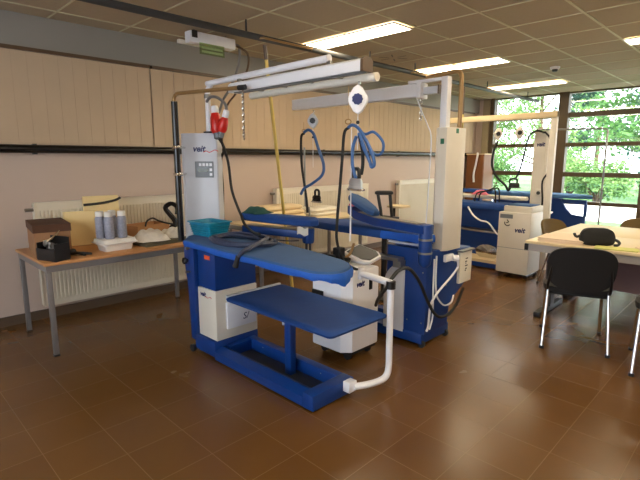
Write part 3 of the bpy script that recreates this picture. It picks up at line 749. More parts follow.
# red plugs hanging on the gantry tube
def plug(name, label, top, d, L, r):
    t = thing(name, label, 'plug', top)
    d = Vector(d).normalized(); T = Vector(top)
    q = d.to_track_quat('Z', 'Y').to_matrix().to_4x4(); M = Matrix.Translation(T) @ q
    MB().lathe([(r*.6, 0), (r*.75, .02), (r*.75, .05), (r*.7, .055)], n=14, M=M).build('gland', K['white'], t)
    MB().lathe([(r*.7, .055), (r, .09), (r*1.1, .12), (r*1.1, L-.02), (r*.9, L)], n=14, M=M).build('plug_body', K['red'], t)
    MB().lathe([(r*.75, L), (r*.75, L+.04), (r*.4, L+.05)], n=14, M=M).build('pin_sleeve', K['midgrey'], t)
plug('power_plug', 'larger red power connector hanging beside the white gantry tube', (-3.27, 2.12, 1.86), (.12, .02, -1), .21, .042)
plug('power_plug', 'smaller tilted red power connector right of the larger one', (-3.13, 2.14, 1.82), (-.35, -.1, -1), .17, .034)
tag(MB().tube([(-3.36, 2.11, 1.90), (-3.3, 2.11, 1.93), (-3.22, 2.12, 1.92), (-3.15, 2.14, 1.87), (-3.13, 2.14, 1.825)], .012, 8, smooth=4).build('plug_cable', K['steel']), 'grey cable arching over the two red connectors', 'cable')
def chain(label, top, L, link=.022, r=.0035):
    b = MB(); n = int(L/link)
    for k in range(n):
        z = top[2]-k*link; a = (k % 2)*PI/2
        pts = [(top[0]+math.cos(a)*.008*math.cos(t), top[1]+math.sin(a)*.008*math.cos(t), z-.011+.0155*math.sin(t)) for t in [2*PI*i/8 for i in range(9)]]
        b.tube(pts, r, 5, cap=False)
    return tag(b.build('chain', K['chrome']), label, 'chain')
chain('silver chain hanging from the end of the brass pipe at upper left', (-2.735, 2.007, 1.915), .34)

# ================================================================ BALANCERS, HOSES, IRONS
def balancer(label, c, n, w, h, body, knobm, drop, hook=.08):
    t = thing('spring_balancer', label, 'balancer', c, None)
    M = frame(c, n)
    P = [(0, h/2), (w*.22, h*.40), (w*.46, h*.12), (w*.5, 0), (w*.46, -h*.12), (w*.22, -h*.40), (0, -h/2), (-w*.22, -h*.40), (-w*.46, -h*.12), (-w*.5, 0), (-w*.46, h*.12), (-w*.22, h*.40)]
    MB().prism(P, -.025, .025, M, bevel=.008).build('case', body, t)
    g = [((w*.26+.0018*math.cos(9*a))*math.cos(a), (w*.26+.0018*math.cos(9*a))*math.sin(a)) for a in [2*PI*i/72 for i in range(72)]]
    MB().prism(g, .025, .037, M).build('dial', knobm, t)
    c = Vector(c)
    MB().tube([c+Vector((0, 0, h/2-.01)), c+Vector((.008, .006, h/2+.015)), c+Vector((0, 0, h/2+hook))], .005, 6, smooth=3).build('hook', K['chrome'], t)
    if drop:
        MB().cyl(c-Vector((0, 0, h/2)), c-Vector((0, 0, h/2+drop)), .003, 6).build('cord', K['white'], t)
        MB().ball(c-Vector((0, 0, h/2+drop*.22)), .011, n=10).build('stop_ball', K['black'], t)
    return t
balancer('large white spring balancer with dark blue dial hanging from the near gantry rail', (-1.80, 2.13, 1.785), (.55, -.83, 0), .115, .165, K['white'], K['logo'], .20, .01)
balancer('small grey spring balancer hanging from the far gantry arm at left', (-3.21, 3.15, 1.80), (.6, -.8, 0), .1, .14, K['greyw'], K['black'], .36, .03)

def smooth_tube(name, pts, r, m, label, cat, k=6, n=8):
    return tag(MB().tube(pts, r, n, smooth=k).build(name, m), label, cat)
# small hanging hook loops
def hook_loop(label, c, z1):
    t = MB(); c = Vector(c)
    t.tube([c+Vector((.014*math.cos(a), .01*math.cos(a), .014*math.sin(a))) for a in [2*PI*i/10 for i in range(11)]], .0035, 6, cap=False)
    t.tube([c+Vector((0, 0, .014)), c+Vector((0, 0, z1))], .002, 5)
    return tag(t.build('hook', K['brass']), label, 'hook')

def iron(label, c, rz, s, sole, body, hand):
    t = thing('steam_iron', label, 'iron', c)
    M = Matrix.Translation(c) @ Matrix.Rotation(rz, 4, 'Z') @ Matrix.Scale(s, 4)
    o = [(-.09, -.05), (.0, -.055), (.06, -.04), (.11, 0), (.06, .04), (.0, .055), (-.09, .05)]
    MB().layers(o, [(0, 0), (0, .012), (.006, .016)], M).build('soleplate', sole, t)
    MB().layers([(-.085, -.04), (.0, -.044), (.05, -.03), (.09, 0), (.05, .03), (0, .044), (-.085, .04)], [(0, .017), (.002, .03), (.006, .032), (.006, .05), (.002, .052), (.008, .075), (.018, .09)], M).build('steam_body', body, t)
    MB().tube([M @ Vector(p) for p in ((-.07, 0, .08), (-.075, 0, .13), (-.05, 0, .155), (.0, 0, .16), (.035, 0, .15), (.045, 0, .12), (.04, 0, .08))], .015*s, 8, smooth=4).build('handle', hand, t)
    return t
# left hanging iron (second station)
y = 3.15
hook_loop('brass hook above the left hanging hose', (-3.335, y, 1.715), .08)
smooth_tube('steam_hose', [(-3.33, y, 1.69), (-3.37, y, 1.66), (-3.375, y, 1.5), (-3.36, y, 1.35), (-3.33, y, 1.2), (-3.30, y, 1.05), (-3.29, y, .93)], .012, K['rubber'], 'black steam hose of the left hanging iron', 'hose')
smooth_tube('steam_hose', [(-3.33, y, 1.70), (-3.27, y, 1.72), (-3.2, y, 1.68), (-3.14, y, 1.55), (-3.07, y, 1.4), (-3.09, y, 1.3), (-3.2, y-.02, 1.22), (-3.3, y-.03, 1.17), (-3.36, y-.02, 1.11)], .014, K['hose'], 'blue steam hose curving round to the left hanging iron', 'hose')
tag(MB().tube([(-3.36, y+.03, 1.56), (-3.35, y+.03, .99), (-3.30, y+.03, .98), (-3.29, y+.03, .9)], .009, 8).build('hanging_rod', K['alu']), 'thin grey rod hanging beside the left hoses', 'rod')
iron('black steam iron hanging at left below the small balancer', (-3.20, 3.2, 1.035), math.radians(-20), .75, K['alu'], K['blackmetal'], K['black'])
# right hanging iron (near gantry)
y = 2.12
hook_loop('brass hook above the right hanging hose', (-1.865, y, 1.665), .2)
smooth_tube('steam_hose', [(-1.86, y, 1.63), (-1.895, y, 1.6), (-1.91, y, 1.45), (-1.93, y, 1.25), (-1.95, y, 1.05), (-1.965, y+.02, .93), (-1.96, y+.08, .80), (-1.97, y+.2, .73), (-2.02, 2.44, .70)], .009, K['rubber'], 'long dark hose dropping past the right hanging iron to the steam generator', 'hose')
smooth_tube('steam_hose', [(-1.865, 2.12, 1.632), (-1.828, 2.12, 1.644), (-1.775, 2.12, 1.614), (-1.714, 2.12, 1.528), (-1.672, 2.12, 1.45), (-1.668, 2.12, 1.41), (-1.69, 2.12, 1.42), (-1.725, 2.12, 1.48), (-1.775, 2.12, 1.56)], .0095, K['hose'], 'blue hose in the bundle nearest the large balancer', 'hose')
smooth_tube('steam_hose', [(-1.80, 2.14, 1.62), (-1.752, 2.14, 1.59), (-1.69, 2.14, 1.60), (-1.625, 2.14, 1.545), (-1.625, 2.14, 1.49), (-1.67, 2.14, 1.472), (-1.73, 2.14, 1.52)], .008, K['hose'], 'blue hose looping out to the right below the large balancer', 'hose')
smooth_tube('steam_hose', [(-1.765, 2.10, 1.595), (-1.72, 2.10, 1.51), (-1.685, 2.10, 1.44), (-1.67, 2.10, 1.405), (-1.65, 2.10, 1.42), (-1.665, 2.10, 1.48), (-1.715, 2.10, 1.56)], .0095, K['hose'], 'doubled blue hose hanging in the middle of the bundle', 'hose')
smooth_tube('steam_hose', [(-1.80, y, 1.58), (-1.825, y, 1.52), (-1.83, y, 1.43), (-1.81, y, 1.36), (-1.79, y, 1.33)], .010, K['hose'], 'blue hose dropping to the left side of the chrome iron', 'hose')
smooth_tube('steam_hose', [(-1.78, y, 1.59), (-1.755, y, 1.5), (-1.75, y, 1.42), (-1.76, y, 1.36)], .010, K['rubber'], 'short black hose dropping to the chrome iron handle', 'hose')
iron('chrome steam iron with black handle hanging under the large balancer', (-1.80, 2.13, 1.265), math.radians(-30), .8, K['chrome'], K['satin'], K['black'])
tag(MB().tube([(-1.865, y+.03, 1.645), (-1.865, y+.03, 1.08), (-1.865, y+.03, .95)], [.0025, .006], 6).build('hanging_rod', K['white']), 'thin white rod hanging left of the chrome iron', 'rod')

# ================================================================ STEAM GENERATOR
t = thing('steam_generator', 'white steam generator on castors between the two ironing stations', 'steam generator', (-2.24, 2.55, 0))
MB().prism([(-2.41, 2.36), (-2.13, 2.36), (-2.07, 2.42), (-2.07, 2.71), (-2.41, 2.71)], .07, .67, None, bevel=.012).build('housing', K['white'], t)
HG = t.children[-1]
logo_mark(HG, (-2.0685, 2.50, .57), (1, 0, 0), .06, False)
MB().box(-2.069, -2.062, 2.60, 2.63, .51, .61).build('gauge_slot', K['black'], HG, smooth=False)
MB().box(-2.412, -2.3, 2.352, 2.36, .45, .5).build('side_handle', K['black'], HG)
for x in (-2.36, -2.13):
    for y in (2.44, 2.66): wheel((x, y, .03), .03, t)
MB().box(-2.39, -2.08, 2.40, 2.70, .05, .07).build('chassis', K['black'], t)
MB().box(-2.40, -2.26, 2.45, 2.60, .671, .70, bevel=.006).build('filler_plate', K['darkgrey'], t)
t = thing('valve_block', 'black solenoid valve with brass fittings on the steam generator', 'valve', (-2.3, 2.6, .70))
b = MB(); b.box(-2.34, -2.28, 2.5, 2.57, .701, .80, bevel=.005); b.box(-2.38, -2.30, 2.46, 2.495, .701, .75, bevel=.004); b.cyl((-2.27, 2.53, .72), (-2.2, 2.53, .72), .015); b.build('coil_body', K['black'], t)
MB().tube([(-2.29, 2.58, .72), (-2.29, 2.64, .74), (-2.27, 2.66, .82)], .01, 8, smooth=3).build('fitting', K['brass'], t)
t = thing('iron_rest', 'tilted black iron rest with a white rim behind the front board tip', 'iron rest', (-2.25, 2.75, .68))
Mx = Matrix.Translation((-2.24, 2.73, .72)) @ Matrix.Rotation(math.radians(12), 4, 'Y') @ Matrix.Rotation(math.radians(14), 4, 'X')
P = [(-.12, -.09), (.07, -.10), (.13, -.06), (.13, .06), (.07, .10), (-.12, .09)]
MB().layers(P, [(0, 0), (0, .02), (.006, .024)], Mx).build('rest_tray', K['white'], t)
MB().layers(P, [(.018, .0245), (.018, .03)], Mx).build('rest_pad', K['darkgrey'], t)
MB().box(-2.30, -2.15, 2.66, 2.71, .671, .71).build('rest_foot', K['white'], t)

# ================================================================ IRONING STATION TWO (middle)
S2 = thing('ironing_station', 'middle blue ironing station with tall cream column and white overhead arm', 'ironing station', (-2.2, 3.2, 0))
b = MB(); b.box(-2.22, -1.86, 2.99, 3.40, .03, .11, bevel=.004); b.box(-3.2, -2.22, 3.0, 3.08, .02, .1); b.box(-3.2, -2.22, 3.32, 3.4, .02, .1); b.box(-3.28, -3.2, 3.0, 3.4, .02, .1)
b.build('base', K['blue'], S2)
for y in (3.01, 3.36): wheel((-1.865, y, .028), .028, S2)
for y in (3.03, 3.37): wheel((-3.24, y, .02), .02, S2)
# body: profile in the y-z plane, swept along x
YZ = Matrix(((0, 0, 1, 0), (1, 0, 0, 0), (0, 1, 0, 0), (0, 0, 0, 1)))
MB().prism([(3.0, .11), (3.34, .11), (3.36, .30), (3.58, .40), (3.66, .46), (3.68, .72), (3.4, .735), (3.0, .775)], -2.21, -1.84, YZ, bevel=.006).build('body', K['blue'], S2)
B2 = S2.children[-1]
arc = [(-2.03, .09), (-2.225, .09), (-2.225, .45)]+[(-2.03-.195*math.cos(a), .45+.2*math.sin(a)) for a in [PI/2*i/8 for i in range(1, 9)]]
MB().prism(arc, 0, .012, Matrix(((1, 0, 0, 0), (0, 0, -1, 3.0), (0, 1, 0, 0), (0, 0, 0, 1))), bevel=.003).build('arched_panel', K['greyw'], B2, label='light grey arched cover')
for x in (-2.0, -1.87):
    for z in (.2, .6): MB().ball((x, 2.999, z), .006, n=8).build('screw', K['alu'], B2)
b = MB()
for yy, z in ((3.1, .5), (3.3, .45), (3.42, .62)): b.ball((-1.839, yy, z), .006, n=8)
b.build('side_screws', K['alu'], B2)
MB().box(-2.60, -2.03, 2.90, 2.98, .675, .70).build('hinge_bar', K['alu'], S2, label='flat grey metal bar')
MB().box(-2.10, -2.03, 2.93, 2.999, .62, .675).build('bar_bracket', K['alu'], S2)
# pivot cylinder and sleeve arm
pv = Vector((-1.82, 2.935, 0))
MB().lathe([(.02, .66), (.045, .685), (.05, .72), (.05, .965), (.046, .98)], pv, 18).build('pivot', K['blue'], S2)
PV = S2.children[-1]
for z in (.77, .87): MB().lathe([(.0505, z-.008), (.053, z-.006), (.053, z+.006), (.0505, z+.008)], pv, 18).build('hose_clamp', K['alu'], PV)
MB().box(-1.90, -1.82, 2.975, 3.0, .68, .8).build('pivot_bracket', K['blue'], PV)
b0 = pv.copy(); b1 = Vector((-2.78, 3.24, 0)); bd = (b1-b0).normalized(); bl = (b1-b0).length
BM = Matrix(((bd.x, -bd.y, 0, b0.x), (bd.y, bd.x, 0, b0.y), (0, 0, 1, 0), (0, 0, 0, 1)))
ARM = Matrix(((bd.x, 0, -bd.y, b0.x), (bd.y, 0, bd.x, b0.y), (0, 1, 0, 0), (0, 0, 0, 1)))  # local x along arm, local y up, local z across
MB().prism([(-.03, .91), (bl*.6, .90), (bl*.9, .92), (bl+.02, .96), (bl+.02, 1.03), (bl-.03, 1.03), (bl*.88, .985), (bl*.6, .965), (-.03, .978)], -.05, .05, ARM, bevel=.006).build('sleeve_arm', K['blue'], S2)
A2 = S2.children[-1]
MB().prism([(.05, .978), (bl*.6, .966), (bl*.86, .984), (bl*.86, .989), (bl*.6, .971), (.05, .983)], -.042, .042, ARM).build('arm_cover', K['alu'], A2, label='bare metal top strip')
tilt = BM @ Matrix.Translation((bl-.15, 0, 1.055)) @ Matrix.Rotation(math.radians(-17), 4, 'Y')
MB().layers([(-.23, -.03), (-.14, -.06), (.05, -.08), (.16, -.05), (.21, 0), (.16, .05), (.05, .08), (-.14, .06), (-.23, .03)], [(.03, -.03), (.0, -.012), (-.003, .015), (.012, .032), (.035, .038)], tilt).build('sleeve_pad', K['slate'], S2, label='tilted slate blue sleeve pad')
MB().box(bl-.05, bl+.01, -.04, .04, 1.028, 1.05, BM).build('pad_mount', K['pink'], S2, label='pink cloth under the pad')
# board two, pointing at the left wall
BO2 = [(-1.885, 3.05), (-1.885, 3.15), (-1.97, 3.17), (-1.97, 3.45), (-2.2, 3.5), (-2.6, 3.47), (-3.0, 3.40), (-3.22, 3.33), (-3.30, 3.24), (-3.28, 3.15), (-3.18, 3.09), (-2.9, 3.06), (-2.5, 3.05), (-2.2, 3.045)]
MB().layers(BO2, [(.012, .805), (0, .815), (-.004, .845), (.008, .868), (.03, .874)]).build('main_board', K['dblue'], S2)
skirt([(-1.88, 3.14), (-1.88, 3.09), (-1.89, 3.045), (-2.0, 3.043), (-2.14, 3.043), (-2.3, 3.043)][::-1], .876, lambda u: .062+.006*math.sin(u*31), 4, .008).build('board_skirt', K['bblue'], S2, label='bright blue gathered cloth edge')
skirt([(-2.3, 3.043), (-2.6, 3.046), (-2.9, 3.056), (-3.18, 3.088), (-3.28, 3.15)][::-1], .866, .055, 6, .006).build('board_edge_cloth', K['dblue'], S2)
MB().box(-2.22, -1.90, 3.03, 3.1, .79, .804).build('board_rail', K['greyw'], S2, label='light grey metal strip under the cloth')
MB().box(-2.20, -1.98, 3.1, 3.4, .765, .805).build('board_mount', K['blue'], S2)
# column and gantry
MB().prism([(-1.95, 3.24), (-1.905, 3.18), (-1.825, 3.18), (-1.80, 3.225), (-1.80, 3.42), (-1.82, 3.44), (-1.95, 3.44)], .745, 1.682, None, bevel=.005).build('column', K['cream'], S2)
CL = S2.children[-1]
MB().box(-1.93, -1.845, 3.2, 3.42, .70, .745).build('column_foot', K['blue'], CL)
MB().box(-1.7995, -1.799, 3.27, 3.31, 1.64, 1.675).build('green_sticker', K['greens'], CL, smooth=False, label='small green square sticker')
MB().box(-1.875, -1.845, 3.178, 3.1795, 1.56, 1.60).build('column_label', K['greens'], CL, smooth=False, label='small teal label')
MB().box(-1.915, -1.86, 3.22, 3.28, 1.682, 2.055, bevel=.004).build('gantry_post', K['white'], S2)
MB().box(-3.60, -2.1, 3.235, 3.31, 1.93, 2.03, bevel=.006).build('gantry_arm', K['white'], S2)
MB().box(-2.1, -1.96, 3.255, 3.30, 1.945, 2.0, bevel=.004).build('arm_stub', K['greyw'], S2)
MB().box(-2.22, -1.863, 3.23, 3.275, 2.031, 2.054, bevel=.003).build('arm_brace', K['white'], S2)
MB().box(-1.961, -1.95, 3.25, 3.305, 1.94, 2.005).build('stub_cap', K['brown'], S2)
MB().box(-2.13, -2.09, 3.215, 3.32, 1.915, 2.032, bevel=.004).build('arm_bracket', K['white'], S2)
MB().tube([(-1.83, 3.37, 1.682), (-1.83, 3.37, 2.02), (-1.835, 3.37, 2.07), (-1.86, 3.37, 2.10), (-1.91, 3.37, 2.105), (-2.0, 3.36, 2.095), (-2.12, 3.34, 2.08)], .017, 12, smooth=5).build('steam_pipe', K['brass'], S2, label='brass coloured bent pipe beside the white post')
chain('silver chain hanging from the bracket on the far gantry arm', (-2.07, 3.2, 1.90), .17)
smooth_tube('pull_cord', [(-2.115, 3.2, 1.92), (-2.05, 3.19, 1.80), (-1.99, 3.18, 1.70), (-1.95, 3.17, 1.60), (-1.955, 3.17, 1.3), (-1.965, 3.17, 1.0), (-1.95, 3.12, .90)], .005, K['white'], 'thin white cord slanting down from the far gantry arm to the column label', 'cord')
# side of the body: plug, cables, paper box
t = thing('document_holder', 'white paper holder on the side of the middle ironing station', 'holder', (-1.82, 3.48, .46))
MB().box(-1.838, -1.812, 3.46, 3.66, .435, .70, bevel=.003).build('holder_box', K['paper'], t)
b = MB()
for k, z in enumerate((.53, .545, .57, .59, .605, .63)): b.box(-1.8118, -1.811, 3.545+.006*(k % 2), 3.565+.012*(k % 3), z, z+.01)
b.build('print', K['black'], t, smooth=False)
MB().box(-1.838, -1.79, 3.45, 3.67, .7005, .712).build('holder_lip', K['alu'], t)
t = thing('power_socket', 'white plug in a socket on the side of the middle ironing station', 'plug', (-1.81, 3.26, .66))
MB().box(-1.839, -1.81, 3.23, 3.35, .65, .71, bevel=.008).build('socket', K['white'], t)
MB().tube([(-1.81, 3.33, .675), (-1.775, 3.36, .67)], .026, 12).build('plug_head', K['white'], t)
MB().tube([(-1.785, 3.36, .66), (-1.785, 3.375, .60), (-1.80, 3.318, .535), (-1.81, 3.172, .456), (-1.81, 3.08, .404), (-1.815, 3.03, .336), (-1.815, 3.015, .197), (-1.815, 2.99, .15)], .009, 8, smooth=5).build('plug_lead', K['white'], t)
smooth_tube('white_cable', [(-1.825, 3.11, .72), (-1.825, 3.11, .55), (-1.82, 3.113, .452), (-1.815, 3.134, .384), (-1.81, 3.23, .305), (-1.81, 3.34, .305), (-1.825, 3.40, .35)], .007, K['white'], 'white cable hanging in a loop on the side of the middle station', 'cable')
smooth_tube('white_cable', [(-1.825, 3.08, .70), (-1.825, 3.08, .45), (-1.82, 3.08, .25), (-1.82, 3.04, .15)], .007, K['white'], 'straight white cable down the corner of the middle station', 'cable')
smooth_tube('black_hose', [(-1.66, 2.3, .715), (-1.693, 2.42, .744), (-1.741, 2.58, .729), (-1.772, 2.7, .682), (-1.78, 2.82, .572), (-1.796, 2.95, .413), (-1.797, 3.06, .285), (-1.787, 3.15, .233), (-1.794, 3.3, .228), (-1.82, 3.44, .258), (-1.825, 3.5, .30), (-1.825, 3.56, .38)], .012, K['rubber'], 'black hose arching from the white tube to the middle station', 'hose')
smooth_tube('black_hose', [(-1.67, 2.30, .70), (-1.725, 2.36, .651), (-1.822, 2.45, .579), (-1.985, 2.6, .456), (-2.05, 2.66, .38)], .012, K['rubber'], 'black hose drooping left behind the white tube', 'hose')

# black padded rest behind the sleeve pad
t = thing('padded_rest', 'black padded rest on two struts behind the tilted sleeve pad', 'rest', (-2.9, 3.85, .74))
b = MB(); b.layers(rrect(-.095, .095, -.045, .045, .04), [(.015, 0), (0, .01), (0, .03), (.02, .042)], Matrix.Translation((-2.93, 3.9, 1.085)) @ Matrix.Rotation(.75, 4, 'Z')); b.build('pad', K['black'], t)
for d in (-1, 1):
    MB().tube([(-2.93+d*.045, 3.9+d*.042, 1.09), (-2.93+d*.04+.03, 3.9+d*.038, .93), (-2.93+d*.04+.04, 3.9+d*.038, .86)], .017, 8).build('strut', K['black'], t)
MB().box(-3.03, -2.8, 3.8, 4.0, .83, .86, bevel=.005).build('rest_base', K['black'], t)
MB().cyl((-2.91, 3.9, .0), (-2.91, 3.9, .83), .03).build('pedestal', K['black'], t)
MB().lathe([(.2, 0), (.2, .02), (.04, .05)], (-2.91, 3.9, 0), 20).build('pedestal_foot', K['black'], t)
MB().layers(rrect(-.1, .1, -.1, .1, .05), [(0, 0), (0, .02)], Matrix.Translation((-2.85, 4.05, .95))).build('side_shelf', K['tan'], t, label='small cream shelf')
MB().cyl((-2.87, 4.0, .85), (-2.87, 4.0, .95), .012).build('shelf_stem', K['black'], t)

# ================================================================ IRONING STATION THREE (background)
S3 = thing('ironing_station', 'background ironing station with tall narrow cream column near the windows', 'ironing station', (-2.9, 6.4, 0))
b = MB(); b.box(-3.6, -2.52, 5.9, 6.0, .02, .08); b.box(-3.6, -2.2, 6.45, 6.55, .02, .08); b.box(-3.6, -3.5, 6.0, 6.45, .02, .08)
b.build('base', K['blue'], S3)
MB().box(-3.6, -2.52, 5.9, 6.5, .0805, .12).build('base_tray', K['tan'], S3)
MB().box(-3.4, -2.6, 6.15, 6.55, .5, .77, bevel=.006).build('body', K['blue'], S3)
MB().box(-3.4, -2.62, 6.2, 6.5, .121, .47).build('lower_body', K['blue'], S3)
MB().lathe([(.0, 0), (.16, .0), (.17, .03), (.02, .06)], n=20, M=frame((-2.78, 6.08, .2), (0, -1, 0)) @ Matrix.Scale(.6, 4, (0, 1, 0))).build('reflector_dish', K['chrome'], S3)
BO3 = [(-3.62, 6.08), (-2.66, 6.08), (-2.62, 6.12), (-2.6, 6.3), (-2.66, 6.5), (-3.62, 6.55), (-3.68, 6.3)]
MB().layers(BO3, [(.01, .77), (0, .785), (0, .835), (.012, .85), (.03, .854)]).build('main_board', K['dblue'], S3)
MB().layers([(-3.55, 6.4), (-2.5, 6.33), (-2.42, 6.4), (-2.44, 6.47), (-2.55, 6.5), (-3.55, 6.52)], [(.01, .895), (0, .905), (0, .93), (.02, .945)]).build('sleeve_board', K['cream'], S3)
MB().box(-3.2, -3.1, 6.4, 6.48, .85, .9).build('sleeve_stem', K['blue'], S3)
MB().layers([(-3.6, 6.52), (-3.1, 6.5), (-3.0, 6.56), (-3.1, 6.62), (-3.6, 6.62)], [(.01, .96), (0, .97), (0, 1.0), (.02, 1.015)]).build('second_pad', K['dblue'], S3)
MB().box(-3.6, -3.5, 6.53, 6.6, .85, .96).build('pad_stem', K['blue'], S3)
MB().prism([(-2.48, 6.62), (-2.31, 6.58), (-2.285, 6.6), (-2.285, 6.74), (-2.48, 6.74)], .081, 1.82, None, bevel=.004).build('column', K['cream'], S3)
CL3 = S3.children[-1]
logo_mark(CL3, (-2.385, 6.594, 1.64), (-.23, -.97, 0), .08, False)
MB().box(-2.38, -2.30, 6.53, 6.583, .95, 1.05, bevel=.006).build('socket_box', K['cream'], CL3)
MB().cyl((-2.34, 6.529, 1.0), (-2.34, 6.52, 1.0), .024).build('socket_face', K['darkgrey'], CL3)
MB().box(-2.20, -2.125, 6.36, 6.42, 0, 2.045, bevel=.004).build('gantry_post', K['cream'], S3)
MB().box(-3.62, -2.125, 6.345, 6.425, 1.965, 2.04, bevel=.004).build('gantry_arm', K['tan'], S3)
MB().box(-2.45, -2.125, 6.43, 6.5, .2, .26).build('post_tie', K['cream'], S3)
MB().tube([(-2.16, 6.43, .73), (-2.16, 6.57, .75), (-2.3, 6.59, .76)], .014, 8).build('post_arm', K['cream'], S3)
MB().tube([(-3.5, 6.06, .50), (-3.0, 5.98, .49), (-2.6, 6.0, .48)], .014, 8).build('front_rail', K['alu'], S3)
lump('pink_cloth', K['pink'], 'pink and white cloth lying on the background sleeve board', 'cloth', (-3.1, 6.42, .9455), .11, .05, .08, 12, .5)
balancer('left grey balancer with dark dial on the background gantry', (-2.87, 6.36, 1.785), (.5, -.86, 0), .11, .17, K['cream'], K['black'], .3, .1)
balancer('right grey balancer with dark dial on the background gantry', (-2.58, 6.36, 1.79), (.5, -.86, 0), .11, .17, K['cream'], K['black'], 0, .1)
smooth_tube('steam_hose', [(-2.858, 6.34, 1.69), (-2.905, 6.34, 1.571), (-2.921, 6.34, 1.367), (-2.839, 6.34, 1.204), (-2.72, 6.34, 1.1), (-2.67, 6.34, 1.03), (-2.63, 6.34, 1.1)], .016, K['rubber'], 'black hose dropping from the left background balancer', 'hose')
smooth_tube('steam_hose', [(-2.33, 6.55, 1.79), (-2.40, 6.45, 1.81), (-2.469, 6.4, 1.734), (-2.516, 6.4, 1.501), (-2.566, 6.4, 1.276), (-2.61, 6.38, 1.17)], .012, K['rubber'], 'thin black hose arching left from the background column', 'hose')
smooth_tube('steam_hose', [(-2.33, 6.56, 1.80), (-2.25, 6.53, 1.72), (-2.21, 6.5, 1.6), (-2.19, 6.5, 1.436), (-2.225, 6.5, 1.28), (-2.29, 6.5, 1.15), (-2.27, 6.5, .9), (-2.28, 6.5, .7)], .012, K['rubber'], 'thin black hose looping down the right of the background column', 'hose')
iron('black steam iron hanging among the background hoses', (-2.60, 6.35, 1.06), math.radians(20), .8, K['darkgrey'], K['black'], K['black'])
t = thing('wire_rack', 'black wire iron stand on the background board', 'stand', (-2.95, 6.3, .855))
b = MB()
for dy in (-.06, .06): b.tube([(-3.08, 6.27+dy, .862), (-3.05, 6.27+dy, .98), (-2.9, 6.27+dy, 1.02), (-2.8, 6.27+dy, 1.05), (-2.78, 6.27+dy, .862)], .01, 6, smooth=3)
for x, z in ((-3.03, .99), (-2.95, 1.01), (-2.85, 1.035)): b.tube([(x, 6.21, z), (x, 6.33, z)], .009, 6)
b.build('wire_frame', K['black'], t)
tag(MB().tube([(-3.047, 5.96, .806), (-2.939, 5.9, .706), (-2.822, 5.88, .645), (-2.71, 5.88, .625), (-2.594, 5.88, .5), (-2.5, 5.9, .45)], .012, 8, smooth=4).build('white_hose', K['white']), 'white hose sagging in front of the background ironing station', 'hose')

t = thing('steam_generator', 'tall cream steam generator in front of the background ironing station', 'steam generator', (-2.28, 5.85, 0))
MB().box(-2.475, -2.085, 5.65, 6.04, .06, .81, bevel=.008).build('housing', K['cream'], t)
G3 = t.children[-1]
MB().box(-2.43, -2.09, 5.68, 6.03, .811, .885, bevel=.008).build('top_cover', K['cream'], t)
MB().box(-2.40, -2.12, 5.71, 6.0, .8855, .90, bevel=.004).build('lid', K['slate'], t)
MB().box(-2.455, -2.30, 5.644, 5.65, .735, .785).build('nameplate', K['midgrey'], G3, smooth=False)
b = MB(); F = frame((-2.36, 5.649, .68), (0, -1, 0))
b.tube([F @ Vector((.035*math.cos(a), .035*math.sin(a), .002)) for a in [PI*.9+PI*.9*i/8 for i in range(9)]], .006, 6); b.tube([F @ Vector((-.005, .04, .002)), F @ Vector((.014, .012, .002)), F @ Vector((-.012, .0, .002))], .007, 6)
b.build('arrow_mark', K['black'], G3)
logo_mark(G3, (-2.21, 5.6485, .60), (0, -1, 0), .085, False)
MB().box(-2.477, -2.083, 5.647, 6.042, .37, .375).build('panel_joint', K['midgrey'], G3, smooth=False)
MB().box(-2.45, -2.1, 5.69, 6.0, .04, .06).build('chassis', K['blackmetal'], t)
for x in (-2.43, -2.12):
    for y in (5.7, 6.0): wheel((x, y, .025), .025, t)

# ================================================================ STATION FOUR (by the window)
S4 = thing('ironing_station', 'pale blue ironing table standing right in front of the windows', 'ironing station', (-2.6, 7.7, 0))
MB().layers([(-3.5, 7.45), (-2.35, 7.42), (-2.07, 7.48), (-1.95, 7.56), (-2.07, 7.68), (-2.45, 7.82), (-3.5, 7.86)], [(.01, .875), (0, .885), (0, .915), (.02, .93)]).build('main_board', K['blue4'], S4)
MB().prism([(-3.4, .08), (-2.0, .08), (-2.01, .62), (-2.2, .64), (-2.28, .72), (-2.36, .86), (-3.4, .86)], 7.5, 7.55, Matrix(((1, 0, 0, 0), (0, 0, 1, 0), (0, 1, 0, 0), (0, 0, 0, 1)))).build('front_panel', K['blue'], S4, smooth=False)
MB().box(-3.4, -2.4, 7.551, 7.75, .08, .875).build('body', K['blue'], S4)
b = MB(); b.box(-3.45, -1.98, 7.48, 7.85, 0, .08); b.build('base', K['blue'], S4)
MB().box(-2.35, -2.01, 7.51, 7.54, .80, .86).build('end_rail', K['blue'], S4)
MB().box(-2.04, -2.0, 7.505, 7.545, .621, .80).build('end_post', K['blue'], S4)
tag(MB().tube([(-2.0, 8.2, 0), (-2.0, 8.2, 1.87), (-2.02, 8.2, 1.9), (-3.05, 8.2, 1.93)], .014, 8).build('stand_pole', K['steel']), 'thin grey pole standing in front of the right-hand window', 'pole')

